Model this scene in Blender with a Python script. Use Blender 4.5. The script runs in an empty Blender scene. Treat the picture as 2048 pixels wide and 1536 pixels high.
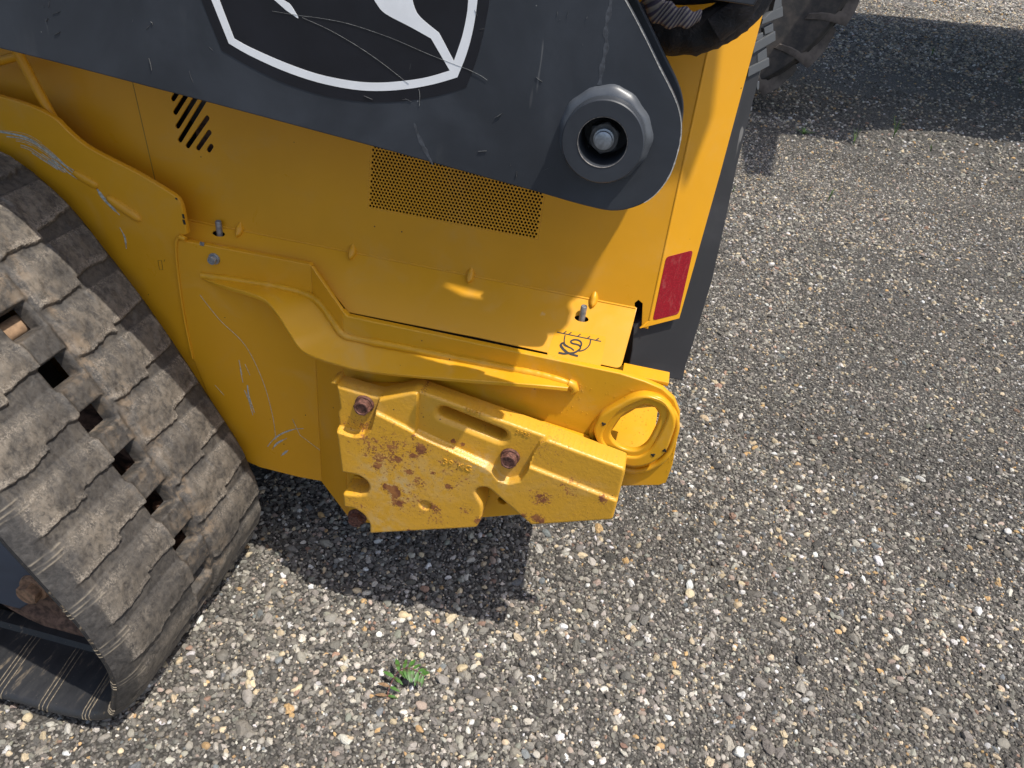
import bpy, bmesh, math, random
import numpy as np
from mathutils import Vector, Matrix, noise as mnoise
random.seed(7); rng = np.random.default_rng(11)
rad = math.radians

# ------------------------------------------------------------------ camera, sky, sun
SC = bpy.context.scene; COL = SC.collection
F = 1480.0; CX, CY = 1024.0, 768.0; H = 1.30          # focal length in photo pixels, eye height 1.3 m
def _n(a): a = np.array(a, float); return a/np.linalg.norm(a)
down = _n([740-CX, 2900-CY, F])
_p = np.array([695-CX, 632-CY, F]); _q = np.array([1240-CX, 745-CY, F])
_X = _n(np.cross(np.cross(_p, _q), down))
if _X[0] < 0: _X = -_X
_Z = -down; _Y = np.cross(_Z, _X)
R = np.array([_X, _Y, _Z])                             # camera (right, down, forward) -> world
cam = bpy.data.cameras.new('camera'); cam.sensor_width = 36; cam.lens = 36*F/2048
cam.clip_start = 0.02; cam.clip_end = 2000
co = bpy.data.objects.new('camera', cam); COL.objects.link(co)
M = Matrix(((R[0,0], -R[0,1], -R[0,2], 0), (R[1,0], -R[1,1], -R[1,2], 0), (R[2,0], -R[2,1], -R[2,2], H), (0,0,0,1)))
co.matrix_world = M; SC.camera = co

SUN = Vector((0.37, -0.17, 1.0)).normalized()          # towards the sun
w = bpy.data.worlds.new('World'); SC.world = w; w.use_nodes = True
nt = w.node_tree; bg = nt.nodes['Background']
sky = nt.nodes.new('ShaderNodeTexSky'); sky.sky_type = 'NISHITA'; sky.sun_disc = False
sky.sun_elevation = math.asin(SUN.z); sky.sun_rotation = math.atan2(SUN.x, SUN.y)
sky.air_density = 1.0; sky.dust_density = 2.5; sky.ozone_density = 1.0
nt.links.new(sky.outputs[0], bg.inputs[0]); bg.inputs[1].default_value = 0.15
sl = bpy.data.lights.new('sun', 'SUN'); sl.energy = 4.2; sl.angle = rad(0.5); sl.color = (1.0, 0.955, 0.88)
so = bpy.data.objects.new('sun', sl); COL.objects.link(so)
so.rotation_euler = SUN.to_track_quat('Z', 'Y').to_euler()
SC.view_settings.view_transform = 'Standard'; SC.view_settings.look = 'None'
SC.view_settings.exposure = 0.25; SC.view_settings.gamma = 1.0; SC.view_settings.use_curve_mapping = False
SC.render.engine = 'CYCLES'
SC.cycles.max_bounces = 6; SC.cycles.diffuse_bounces = 4

# ------------------------------------------------------------------ pixel / plane helpers
def ray(x, y): return R @ np.array([x-CX, y-CY, F])
def atY(x, y, Y):
    d = ray(x, y); k = Y/d[1]; return Vector((d[0]*k, Y, d[2]*k+H))
def on_ground(x, y, z=0.0):
    d = ray(x, y); k = (z-H)/d[2]; return Vector((d[0]*k, d[1]*k, z))
class Frame:
    """plane in the place: origin, u (right), v (up), n (towards the viewer)"""
    def __init__(s, o, u, v):
        s.o = Vector(o); s.u = Vector(u).normalized(); v = Vector(v)
        s.v = (v - s.u*v.dot(s.u)).normalized(); s.n = s.u.cross(s.v)
        s.M = Matrix(((s.u.x, s.v.x, s.n.x, s.o.x), (s.u.y, s.v.y, s.n.y, s.o.y), (s.u.z, s.v.z, s.n.z, s.o.z), (0,0,0,1)))
    def px(s, x, y, off=0.0):
        d = Vector(ray(x, y)); e = Vector((0,0,H)); k = ((s.o + s.n*off) - e).dot(s.n)/d.dot(s.n)
        P = e + d*k - s.o; return (P.dot(s.u), P.dot(s.v))
    def pxs(s, pts, off=0.0): return [s.px(x, y, off) for x, y in pts]
    def w(s, a, b, c=0.0): return s.o + s.u*a + s.v*b + s.n*c
    def shift(s, c): f = Frame(s.o + s.n*c, s.u, s.v); return f
def FY(Y): return Frame((0, Y, 0), (1,0,0), (0,0,1))

def spline(pts, k=6, closed=False):
    P = [np.array(p, float) for p in pts]; n = len(P); out = []
    rngi = range(n if closed else n-1)
    for i in rngi:
        if closed: a, b, c, d = P[(i-1)%n], P[i], P[(i+1)%n], P[(i+2)%n]
        else: a, b, c, d = P[max(i-1,0)], P[i], P[i+1], P[min(i+2,n-1)]
        for j in range(k):
            t = j/k
            out.append(tuple(0.5*((2*b)+(-a+c)*t+(2*a-5*b+4*c-d)*t*t+(-a+3*b-3*c+d)*t**3)))
    if not closed: out.append(tuple(P[-1]))
    return out
def roundpoly(pts, r, k=4):
    """pts in metres; r one radius or list"""
    n = len(pts); out = []
    rr = r if isinstance(r, (list, tuple)) else [r]*n
    for i in range(n):
        p = np.array(pts[i], float); a = np.array(pts[i-1], float)-p; b = np.array(pts[(i+1)%n], float)-p
        la, lb = np.linalg.norm(a), np.linalg.norm(b); d = min(rr[i], la*.49, lb*.49)
        if d < 1e-5: out.append(tuple(p)); continue
        A = p+a/la*d; B = p+b/lb*d
        for j in range(k+1):
            t = j/k; out.append(tuple((1-t)**2*A+2*t*(1-t)*p+t*t*B))
    return out
def capsule(a, b, r, k=6):
    a = np.array(a, float); b = np.array(b, float); d = b-a; L = np.linalg.norm(d); d = d/L if L > 1e-9 else np.array([1.,0]); m = np.array([-d[1], d[0]])
    out = []
    for j in range(k+1):
        t = math.pi*j/k; out.append(tuple(b + r*(m*math.cos(t)+d*math.sin(t))))
    for j in range(k+1):
        t = math.pi*j/k; out.append(tuple(a + r*(-m*math.cos(t)-d*math.sin(t))))
    return out

# ------------------------------------------------------------------ object helpers
def tag(o, label=None, cat=None, group=None, kind=None):
    if label: o['label'] = label
    if cat: o['category'] = cat
    if group: o['group'] = group
    if kind: o['kind'] = kind
    return o
def empty(name, loc=(0,0,0)):
    o = bpy.data.objects.new(name, None); o.location = loc; COL.objects.link(o); o.empty_display_size = .05
    return o
def sharpen(me, ang=35):
    bm = bmesh.new(); bm.from_mesh(me)
    for f in bm.faces: f.smooth = True
    c = rad(ang)
    for e in bm.edges:
        if len(e.link_faces) == 2:
            e.smooth = e.calc_face_angle(0) < c
        else: e.smooth = True
    bm.to_mesh(me); bm.free()
def link(name, me, mat, parent=None, world_parent=True):
    o = bpy.data.objects.new(name, me)
    if mat is not None:
        me.materials.clear(); me.materials.append(mat)
    COL.objects.link(o)
    if parent is not None:
        o.parent = parent
        bpy_inv = parent_world(parent).inverted(); o.matrix_parent_inverse = bpy_inv
    return o
def parent_world(p):
    m = p.matrix_basis.copy()
    if p.parent is not None: m = parent_world(p.parent) @ p.matrix_parent_inverse @ m
    return m
def mesh(name, v, f, mat, parent=None, ang=35, smooth=True):
    me = bpy.data.meshes.new(name); me.from_pydata([tuple(p) for p in v], [], f); me.update()
    if smooth: sharpen(me, ang)
    return link(name, me, mat, parent)
def plate(name, fr, outer, holes, th, mat, parent=None, bevel=0.0015, res=1, ang=35):
    """flat part cut from sheet: its front face lies in fr, it extends th backwards"""
    cu = bpy.data.curves.new(name, 'CURVE'); cu.dimensions = '2D'; cu.fill_mode = 'BOTH'
    cu.extrude = max(th/2-bevel, 1e-5); cu.bevel_depth = bevel; cu.bevel_resolution = res; cu.offset = -bevel
    for pts in [outer]+list(holes):
        s = cu.splines.new('POLY'); s.points.add(len(pts)-1); s.use_cyclic_u = True
        for i, p in enumerate(pts): s.points[i].co = (p[0], p[1], 0, 1)
    tmp = bpy.data.objects.new('tmp', cu); COL.objects.link(tmp)
    dg = bpy.context.evaluated_depsgraph_get(); me = bpy.data.meshes.new_from_object(tmp.evaluated_get(dg))
    bpy.data.objects.remove(tmp); bpy.data.curves.remove(cu)
    me.transform(fr.M @ Matrix.Translation((0,0,-th/2))); me.update(); me.name = name
    bm = bmesh.new(); bm.from_mesh(me); bmesh.ops.remove_doubles(bm, verts=bm.verts, dist=1e-6)
    bmesh.ops.recalc_face_normals(bm, faces=bm.faces); bm.to_mesh(me); bm.free()
    sharpen(me, ang)
    for p_ in me.polygons:
        if abs(p_.normal.dot(fr.n)) > .9995: p_.use_smooth = False
    return link(name, me, mat, parent)
def sweep(name, path, r, mat, parent=None, seg=10, closed=False, up=None, sx=1.0, jitter=0.0, caps=True):
    """tube through 3-D points; r number or list"""
    P = [Vector(p) for p in path]; n = len(P); v = []; f = []
    rr = r if isinstance(r, (list, tuple)) else [r]*n
    up = Vector(up) if up else Vector((0.13, -0.9, 0.4)); prev = None
    for i in range(n):
        if closed: t = P[(i+1)%n]-P[i-1]
        else: t = P[min(i+1,n-1)]-P[max(i-1,0)]
        t.normalize()
        a = up - t*up.dot(t); a.normalize(); b = t.cross(a)
        for j in range(seg):
            th = 2*math.pi*j/seg; q = rr[i]*(1+jitter*mnoise.noise(P[i]*300+Vector((j,0,0))))
            v.append(P[i] + a*math.cos(th)*q + b*math.sin(th)*q*sx)
    m = n if closed else n-1
    for i in range(m):
        for j in range(seg):
            a0 = i*seg+j; a1 = i*seg+(j+1)%seg; b0 = ((i+1)%n)*seg+j; b1 = ((i+1)%n)*seg+(j+1)%seg
            f.append((a0, a1, b1, b0))
    if not closed and caps:
        f.append(tuple(range(seg-1, -1, -1))); f.append(tuple((n-1)*seg+j for j in range(seg)))
    return mesh(name, v, f, mat, parent, 50)
def lathe(name, fr, c, prof, mat, parent=None, seg=40, ang=35, jit=None, cap=True):
    """profile (radius, height along n) turned round the frame normal at c=(u,v)"""
    v = []; f = []
    for (r_, h_) in prof:
        for j in range(seg):
            t = 2*math.pi*j/seg; q = r_*(1+(jit(t, r_) if jit else 0))
            v.append(fr.w(c[0]+q*math.cos(t), c[1]+q*math.sin(t), h_))
    for i in range(len(prof)-1):
        for j in range(seg):
            f.append((i*seg+j, i*seg+(j+1)%seg, (i+1)*seg+(j+1)%seg, (i+1)*seg+j))
    if cap and prof[-1][0] > 1e-6: f.append(tuple((len(prof)-1)*seg+j for j in range(seg)))
    return mesh(name, v, f, mat, parent, ang)
def hexbolt(name, fr, c, af, hh, mat, parent=None, flange=0, fh=.003, rot=.3, z0=0, dish=.0015):
    R_ = af/math.sqrt(3); v = []; f = []; seg = 24
    rings = []
    if flange: rings += [(flange, 0, 0), (flange, fh*.45, 0), (flange*.93, fh, 0)]
    rings += [(R_, fh if flange else 0, 1), (R_, hh-.0012, 1), (R_*.86, hh, 0), (R_*.72, hh, 0), (R_*.66, hh-dish, 0)]
    for (r_, z, hexa) in rings:
        for j in range(seg):
            t = 2*math.pi*j/seg; q = r_
            if hexa:
                a = (t % (math.pi/3))-math.pi/6; q = min(r_*math.cos(math.pi/6)/math.cos(a), r_)
            v.append(fr.w(c[0]+q*math.cos(t+rot), c[1]+q*math.sin(t+rot), z+z0))
    for i in range(len(rings)-1):
        for j in range(seg): f.append((i*seg+j, i*seg+(j+1)%seg, (i+1)*seg+(j+1)%seg, (i+1)*seg+j))
    f.append(tuple((len(rings)-1)*seg+j for j in range(seg)))
    return mesh(name, v, f, mat, parent, 28)
def ribbon(name, fr, strokes, off, th, mat, parent=None):
    """strokes: list of (2-D points in metres, width) laid on the plane as thin film"""
    v = []; f = []
    for si, (pts, wd) in enumerate(strokes):
        P = [np.array(p, float) for p in pts]; n = len(P); b0 = len(v); z = off + th + si*0.00004
        ws = wd if isinstance(wd, (list, tuple)) else [wd]*n
        for i in range(n):
            t = P[min(i+1,n-1)]-P[max(i-1,0)]; t = t/(np.linalg.norm(t)+1e-12); m = np.array([-t[1], t[0]])*ws[i]/2
            A = P[i]+m; B = P[i]-m
            v += [fr.w(A[0],A[1],z), fr.w(B[0],B[1],z), fr.w(A[0],A[1],off-.0002), fr.w(B[0],B[1],off-.0002)]
        for i in range(n-1):
            a = b0+i*4; b = a+4
            f += [(a, a+1, b+1, b), (a+2, a, b, b+2), (a+1, a+3, b+3, b+1)]
    o_ = mesh(name, v, f, mat, parent, smooth=False)
    if name in ('paint_scrapes', 'edge_chips', 'paint_chips', 'scratch', 'rectangle_mark', 'dried_drip'): o_['kind'] = 'stuff'
    return o_
def box(name, lo, hi, mat, parent=None, bev=.004):
    bm = bmesh.new(); bmesh.ops.create_cube(bm, size=1)
    for v_ in bm.verts: v_.co = Vector([(lo[i]+hi[i])/2+(hi[i]-lo[i])*v_.co[i] for i in range(3)])
    if bev: bmesh.ops.bevel(bm, geom=bm.edges, offset=bev, segments=2, affect='EDGES')
    me = bpy.data.meshes.new(name); bm.to_mesh(me); bm.free(); sharpen(me)
    return link(name, me, mat, parent)
def sst(x): x = np.clip(x, 0, 1); return x*x*(3-2*x)
def poly_sd(P, poly):
    """signed distance (negative inside) and nearest boundary point, numpy"""
    P = np.asarray(P); V = np.asarray(poly); n = len(V)
    best = np.full(len(P), 1e9); near = np.zeros_like(P); ins = np.zeros(len(P), bool)
    for i in range(n):
        a = V[i-1]; b = V[i]; e = b-a; L = (e@e)+1e-18
        t = np.clip(((P-a)@e)/L, 0, 1); q = a+t[:,None]*e; d = np.hypot(*(P-q).T)
        m = d < best; best[m] = d[m]; near[m] = q[m]
        c = ((a[1] > P[:,1]) != (b[1] > P[:,1]))
        xs = (b[0]-a[0])*(P[:,1]-a[1])/((b[1]-a[1]) if abs(b[1]-a[1]) > 1e-12 else 1e-12)+a[0]
        ins ^= c & (P[:,0] < xs)
    return np.where(ins, -best, best), near
_lat = rng.random((256,256))
def vnoise(x, y):
    x = np.asarray(x); y = np.asarray(y); xi = np.floor(x).astype(int); yi = np.floor(y).astype(int); fx = sst(x-xi); fy = sst(y-yi)
    g = lambda a, b: _lat[a & 255, b & 255]
    return (g(xi,yi)*(1-fx)+g(xi+1,yi)*fx)*(1-fy)+(g(xi,yi+1)*(1-fx)+g(xi+1,yi+1)*fx)*fy
def fbm(x, y, o=4):
    s = 0; a = .5
    for i in range(o): s = s+a*vnoise(x*2**i+17*i, y*2**i+31*i); a *= .5
    return s/(1-.5**o)

# ------------------------------------------------------------------ materials
class NB:
    def __init__(s, name):
        s.m = bpy.data.materials.new(name); s.m.use_nodes = True; s.t = s.m.node_tree; s.N = s.t.nodes
        s.b = s.N['Principled BSDF']; s.c = None
    def new(s, ty, **kw):
        n = s.N.new(ty)
        for k, v in kw.items():
            if k.startswith('i_'):
                key = k[2:]; key = int(key) if key.isdigit() else key.replace('_', ' ')
                n.inputs[key].default_value = v
            else: setattr(n, k, v)
        return n
    def L(s, a, b): s.t.links.new(a, b)
    def coord(s, kind='Object'):
        if s.c is None: s.c = s.new('ShaderNodeTexCoord')
        return s.c.outputs[kind]
    def noise(s, scale, detail=4, rough=.55, vec=None, stretch=None, dist=0):
        n = s.new('ShaderNodeTexNoise'); n.inputs['Scale'].default_value = scale; n.inputs['Detail'].default_value = detail
        n.inputs['Roughness'].default_value = rough; n.inputs['Distortion'].default_value = dist
        v = vec or s.coord()
        if stretch:
            mp = s.new('ShaderNodeMapping'); mp.inputs['Scale'].default_value = stretch
            if len(stretch) > 3: pass
            s.L(v, mp.inputs[0]); v = mp.outputs[0]
        s.L(v, n.inputs['Vector']); return n.outputs[0]
    def rampf(s, x, a, b, lo=0., hi=1.):
        n = s.new('ShaderNodeMapRange'); n.interpolation_type = 'SMOOTHSTEP'
        n.inputs[1].default_value = a; n.inputs[2].default_value = b; n.inputs[3].default_value = lo; n.inputs[4].default_value = hi
        s.L(x, n.inputs[0]); return n.outputs[0]
    def math(s, op, a, b=None):
        n = s.new('ShaderNodeMath'); n.operation = op
        for i, x in enumerate((a, b)):
            if x is None: continue
            if isinstance(x, (int, float)): n.inputs[i].default_value = x
            else: s.L(x, n.inputs[i])
        return n.outputs[0]
    def mix(s, fac, a, b):
        n = s.new('ShaderNodeMix'); n.data_type = 'RGBA'
        for inp, x in ((n.inputs['Factor'], fac), (n.inputs[6], a), (n.inputs[7], b)):
            if isinstance(x, (int, float)): inp.default_value = x
            elif isinstance(x, tuple): inp.default_value = (*x, 1) if len(x) == 3 else x
            else: s.L(x, inp)
        return n.outputs[2]
    def attr(s, name, ty='GEOMETRY'):
        n = s.new('ShaderNodeAttribute'); n.attribute_name = name; n.attribute_type = ty; return n
    def bump(s, hgt, strength=.3, dist=.001, prev=None):
        n = s.new('ShaderNodeBump'); n.inputs['Strength'].default_value = strength; n.inputs['Distance'].default_value = dist
        s.L(hgt, n.inputs['Height'])
        if prev is not None: s.L(prev, n.inputs['Normal'])
        return n.outputs[0]
    def out(s, col, rough=.5, normal=None, metal=None, spec=None):
        for key, x in (('Base Color', col), ('Roughness', rough), ('Metallic', metal), ('Specular IOR Level', spec)):
            if x is None: continue
            i = s.b.inputs[key]
            if isinstance(x, (int, float)): i.default_value = x
            elif isinstance(x, tuple): i.default_value = (*x, 1)
            else: s.L(x, i)
        if normal is not None: s.L(normal, s.b.inputs['Normal'])
        return s.m

def chips(nb, scale=45, thr=.03, sel=.80):
    """sparse small dark specks"""
    v = nb.new('ShaderNodeTexVoronoi'); v.inputs['Scale'].default_value = scale; nb.L(nb.coord(), v.inputs['Vector'])
    n2 = nb.noise(scale*9, 2); d = nb.math('ADD', v.outputs['Distance'], nb.math('MULTIPLY', nb.math('SUBTRACT', n2, .5), .06))
    a = nb.math('LESS_THAN', d, thr)
    sp = nb.new('ShaderNodeSeparateColor'); nb.L(v.outputs['Color'], sp.inputs[0])
    return nb.math('MULTIPLY', a, nb.math('GREATER_THAN', sp.outputs[0], sel))

def mat_yellow(name, base=(.70,.355,.018), cast=False, chip=.82, dust=.10, scratch=True):
    nb = NB(name)
    big = nb.noise(3.2, 5, .6); col = nb.mix(nb.rampf(big, .35, .7, 0, 1), base, tuple(c*.90 for c in base))
    haze = nb.noise(9, 6, .7, dist=.6)
    col = nb.mix(nb.rampf(haze, .50, .78, 0, dust), col, (.50,.40,.24))
    ck = chips(nb, 42, .050, chip-.06)
    col = nb.mix(ck, col, (.07,.035,.02))
    if scratch:
        sc = nb.noise(26, 3, .5, stretch=(1, 1, .12)); sc2 = nb.noise(2.2, 2)
        s_ = nb.math('MULTIPLY', nb.rampf(sc, .69, .72), nb.rampf(sc2, .58, .68))
        col = nb.mix(nb.math('MULTIPLY', s_, .35), col, (.62,.50,.30))
    if cast:
        ra = nb.attr('rust').outputs['Fac']; fine = nb.noise(230, 5, .7); mid = nb.noise(55, 5, .65)
        m1 = nb.math('ADD', nb.math('MULTIPLY', fine, .62), nb.math('MULTIPLY', mid, .38))
        ms = nb.rampf(nb.math('ADD', m1, nb.math('MULTIPLY', ra, .25)), .610, .645)
        spk = nb.rampf(nb.math('ADD', nb.noise(520, 2, .5), nb.math('MULTIPLY', ra, .22)), .70, .735); ms = nb.math('MAXIMUM', ms, spk)
        rustc = nb.mix(nb.rampf(mid, .4, .65), (.19,.060,.022), (.37,.145,.035))
        bl = nb.math('MULTIPLY', nb.attr('bleach').outputs['Fac'], nb.rampf(mid, .40, .62, 0, .75))
        col = nb.mix(bl, col, (.60,.46,.24))
        col = nb.mix(ms, col, rustc)
        pit = nb.noise(420, 3, .55); wav = nb.noise(120, 4, .6)
        nr = nb.bump(pit, .5, .0007); nr = nb.bump(wav, .35, .0007, nr); nr = nb.bump(ms, .4, .0006, nr)
        rg = nb.rampf(nb.math('ADD', ms, nb.math('MULTIPLY', mid, .3)), 0, 1, .36, .8)
        return nb.out(col, rg, nr)
    ww = nb.noise(14, 2, .5); of = nb.noise(900, 2, .5)
    nr = nb.bump(ww, .10, .004); nr = nb.bump(of, .05, .0003, nr)
    return nb.out(col, nb.rampf(haze, .3, .8, .27, .50), nr, spec=.36)
MY = mat_yellow('yellow_paint', (.73,.343,.015), dust=.13); MYW = mat_yellow('yellow_paint_thick', (.71,.350,.014), chip=.70, dust=.22)
MYC = mat_yellow('cast_yellow', (.68,.352,.028), cast=True, chip=.7, dust=.25)
def mat_dark(name, base=(.027,.031,.038), smudge=.5, rough=.42):
    nb = NB(name)
    a = nb.noise(5, 6, .65, dist=.5); col = nb.mix(nb.rampf(a, .38, .72, 0, .75), base, tuple(c*1.6+.006 for c in base))
    st = nb.noise(24, 4, .6, stretch=(1.0, 1, .22)); st2 = nb.noise(5.5, 3, .6)
    s_ = nb.math('MULTIPLY', nb.rampf(st, .60, .76), nb.rampf(st2, .50, .66))
    col = nb.mix(nb.math('MULTIPLY', s_, smudge), col, (.12,.12,.115))
    sc = nb.noise(75, 3, .5, stretch=(.25, 1, .9)); sc2 = nb.noise(70, 2, .5, stretch=(1, 1, .10))
    ss = nb.math('MULTIPLY', nb.rampf(sc2, .70, .73), nb.rampf(nb.noise(7, 3), .52, .62))
    col = nb.mix(nb.math('MULTIPLY', ss, .5), col, (.30,.29,.27))
    v = chips(nb, 55, .05, .93); col = nb.mix(nb.math('MULTIPLY', v, .6), col, (.32,.31,.29))
    nr = nb.bump(nb.noise(18, 3), .10, .003); nr = nb.bump(nb.noise(800, 2), .05, .0003, nr)
    return nb.out(col, nb.rampf(a, .3, .8, rough, rough+.18), nr)
MD = mat_dark('dark_grey_paint'); MDW = mat_dark('weld_grey_paint', (.060,.066,.075), .6, .30)
MDB = mat_dark('black_plastic', (.028,.028,.030), .45, .45)
def simple(name, col, rough=.6, metal=0., var=.25, scale=60, bump=.2, spec=None):
    nb = NB(name); n = nb.noise(scale, 4, .6)
    c = nb.mix(nb.rampf(n, .3, .7), tuple(x*(1-var) for x in col), tuple(min(1, x*(1+var)) for x in col))
    return nb.out(c, rough, nb.bump(n, bump, .0008), metal, spec)
MWHITE = simple('white_film', (.90,.90,.89), .35, var=.04, scale=30, bump=.03)
MBLACKFILM = simple('black_film', (.012,.013,.018), .30, var=.25, scale=8, bump=.03)
MINK = simple('decal_ink', (.02,.018,.015), .4, var=.2, bump=.02)
MFILM = simple('clear_decal_film', (.74,.345,.012), .25, var=.03, scale=14, bump=.03)
MSCR = simple('scratch_line', (.20,.20,.19), .6, var=.4, scale=300)
MSCRY = simple('paint_scrape', (.42,.42,.38), .6, var=.35, scale=260)
MSTEEL = simple('bare_steel', (.30,.30,.30), .45, .6, .3, 160)
MZINC = simple('zinc_bolt', (.34,.36,.38), .42, .65, .2, 200)
MRUST = simple('rusty_bolt', (.13,.055,.038), .75, .15, .6, 240, .6)
MRUST2 = simple('rusty_iron', (.15,.085,.055), .8, .1, .6, 70, .6)
MMUD = simple('muddy_iron', (.30,.19,.11), .85, 0, .3, 60, .6)
MVOID = simple('bay_shade_dark', (.014,.013,.012), .8, var=.3, bump=0)  # near-black for the bay, also stands for shade in gaps and holes
MBAY = simple('engine_bay_grey', (.10,.10,.095), .6, var=.4, scale=30)
MRED = None
nb = NB('red_reflector')
hx = nb.new('ShaderNodeTexVoronoi'); hx.inputs['Scale'].default_value = 420; nb.L(nb.coord(), hx.inputs['Vector'])
sm = nb.noise(34, 6, .75, stretch=(1.2,1,.6), dist=1.6)
c_ = nb.mix(nb.rampf(hx.outputs['Distance'], .1, .6), (.34,.012,.022), (.24,.008,.016)); c_ = nb.mix(nb.rampf(sm, .50, .72, 0, .45), c_, (.42,.14,.12))  # pale smudges put glints into the red colour
MRED = nb.out(c_, .25, nb.bump(hx.outputs['Distance'], .15, .0005))
nb = NB('hose_sleeve_black')
wv = nb.noise(30, 5, .65, dist=.4); fw = nb.new('ShaderNodeTexWave'); fw.inputs['Scale'].default_value = 260; nb.L(nb.coord(), fw.inputs[0])
MSLEEVE = nb.out(nb.mix(nb.rampf(wv, .4, .75), (.010,.009,.010), (.045,.034,.030)), .72, nb.bump(wv, .8, .01, nb.bump(fw.outputs['Fac'], .3, .0006)))
nb = NB('strap_webbing')
ua = nb.attr('stripe').outputs['Fac']
wv = nb.math('SINE', nb.math('MULTIPLY', ua, 6.2832))
c_ = nb.mix(nb.rampf(wv, -.3, .5), (.30,.27,.25), (.07,.06,.10)); MWEB = nb.out(c_, .8, nb.bump(wv, .5, .001))
# rubber of the crawler track
nb = NB('track_rubber')
du = nb.attr('dust').outputs['Fac']; ed = nb.attr('edge').outputs['Fac']; ln = nb.attr('line').outputs['Fac']
n1 = nb.noise(34, 6, .7, dist=.4); n2 = nb.noise(330, 4, .75); n3 = nb.noise(95, 6, .75, stretch=(.9, 1.15, .9), dist=.5); n5 = nb.noise(9, 4, .6)
base = nb.mix(nb.rampf(n3, .35, .65), (.024,.022,.021), (.050,.046,.043))
f = nb.math('MULTIPLY', nb.math('MULTIPLY', du, nb.rampf(n5, .36, .60, .45, 1.15)), nb.rampf(nb.math('ADD', nb.math('MULTIPLY', n1, .5), nb.math('MULTIPLY', n3, .5)), .36, .62, .10, 1))
col = nb.mix(f, base, (.172,.145,.114))
f = nb.math('MULTIPLY', nb.rampf(nb.math('ADD', n2, nb.math('MULTIPLY', ed, .22)), .60, .72), nb.math('ADD', nb.math('MULTIPLY', du, .55), nb.math('MULTIPLY', ed, .5)))
col = nb.mix(nb.math('MULTIPLY', f, nb.rampf(n5, .36, .62, .15, .62)), col, (.42,.36,.29))
mud = nb.attr('mud').outputs['Fac']
col = nb.mix(nb.math('MULTIPLY', mud, nb.rampf(n1, .45, .62, 0, .55)), col, (.24,.175,.115))
col = nb.mix(nb.math('MULTIPLY', ln, nb.rampf(n1, .35, .50, .15, .8)), col, (.26,.22,.165))
nr = nb.bump(n2, .55, .0012); nr = nb.bump(n3, .5, .003, nr); nr = nb.bump(mud, .6, .004, nr)
MTRK = nb.out(col, nb.rampf(f, 0, 1, .62, .9), nr)
nb = NB('tyre_rubber'); n1 = nb.noise(14, 5, .6); n2 = nb.noise(60, 4)
MTYRE = nb.out(nb.mix(nb.rampf(n1, .35, .7, 0, .8), (.030,.028,.027), (.085,.070,.058)), .75, nb.bump(n2, .3, .003))
MTYREL = simple('dusty_tyre_lug', (.085,.070,.058), .8, var=.35, scale=14, bump=.4)
MGREEN = simple('tractor_green', (.02,.14,.03), .4, var=.1, scale=4, bump=.05)
MLEAF = NB('leaf_green'); 
n_ = MLEAF.noise(120, 3); oi = MLEAF.attr('tint'); 
MLEAF = MLEAF.out(MLEAF.mix(MLEAF.rampf(n_, .45, .68), (.065,.165,.030), (.055,.060,.020)), .5)
MLEAFB = simple('leaf_brown', (.20,.12,.06), .7, var=.4, scale=200)
MSTEM = simple('stem_red', (.12,.035,.03), .6)
MGRASS = simple('grass_blade', (.10,.19,.035), .6, var=.35, scale=40)
MROOF = simple('occluder_sheet', (.32,.33,.34), .5, var=.1, scale=3, bump=.05)

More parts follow.
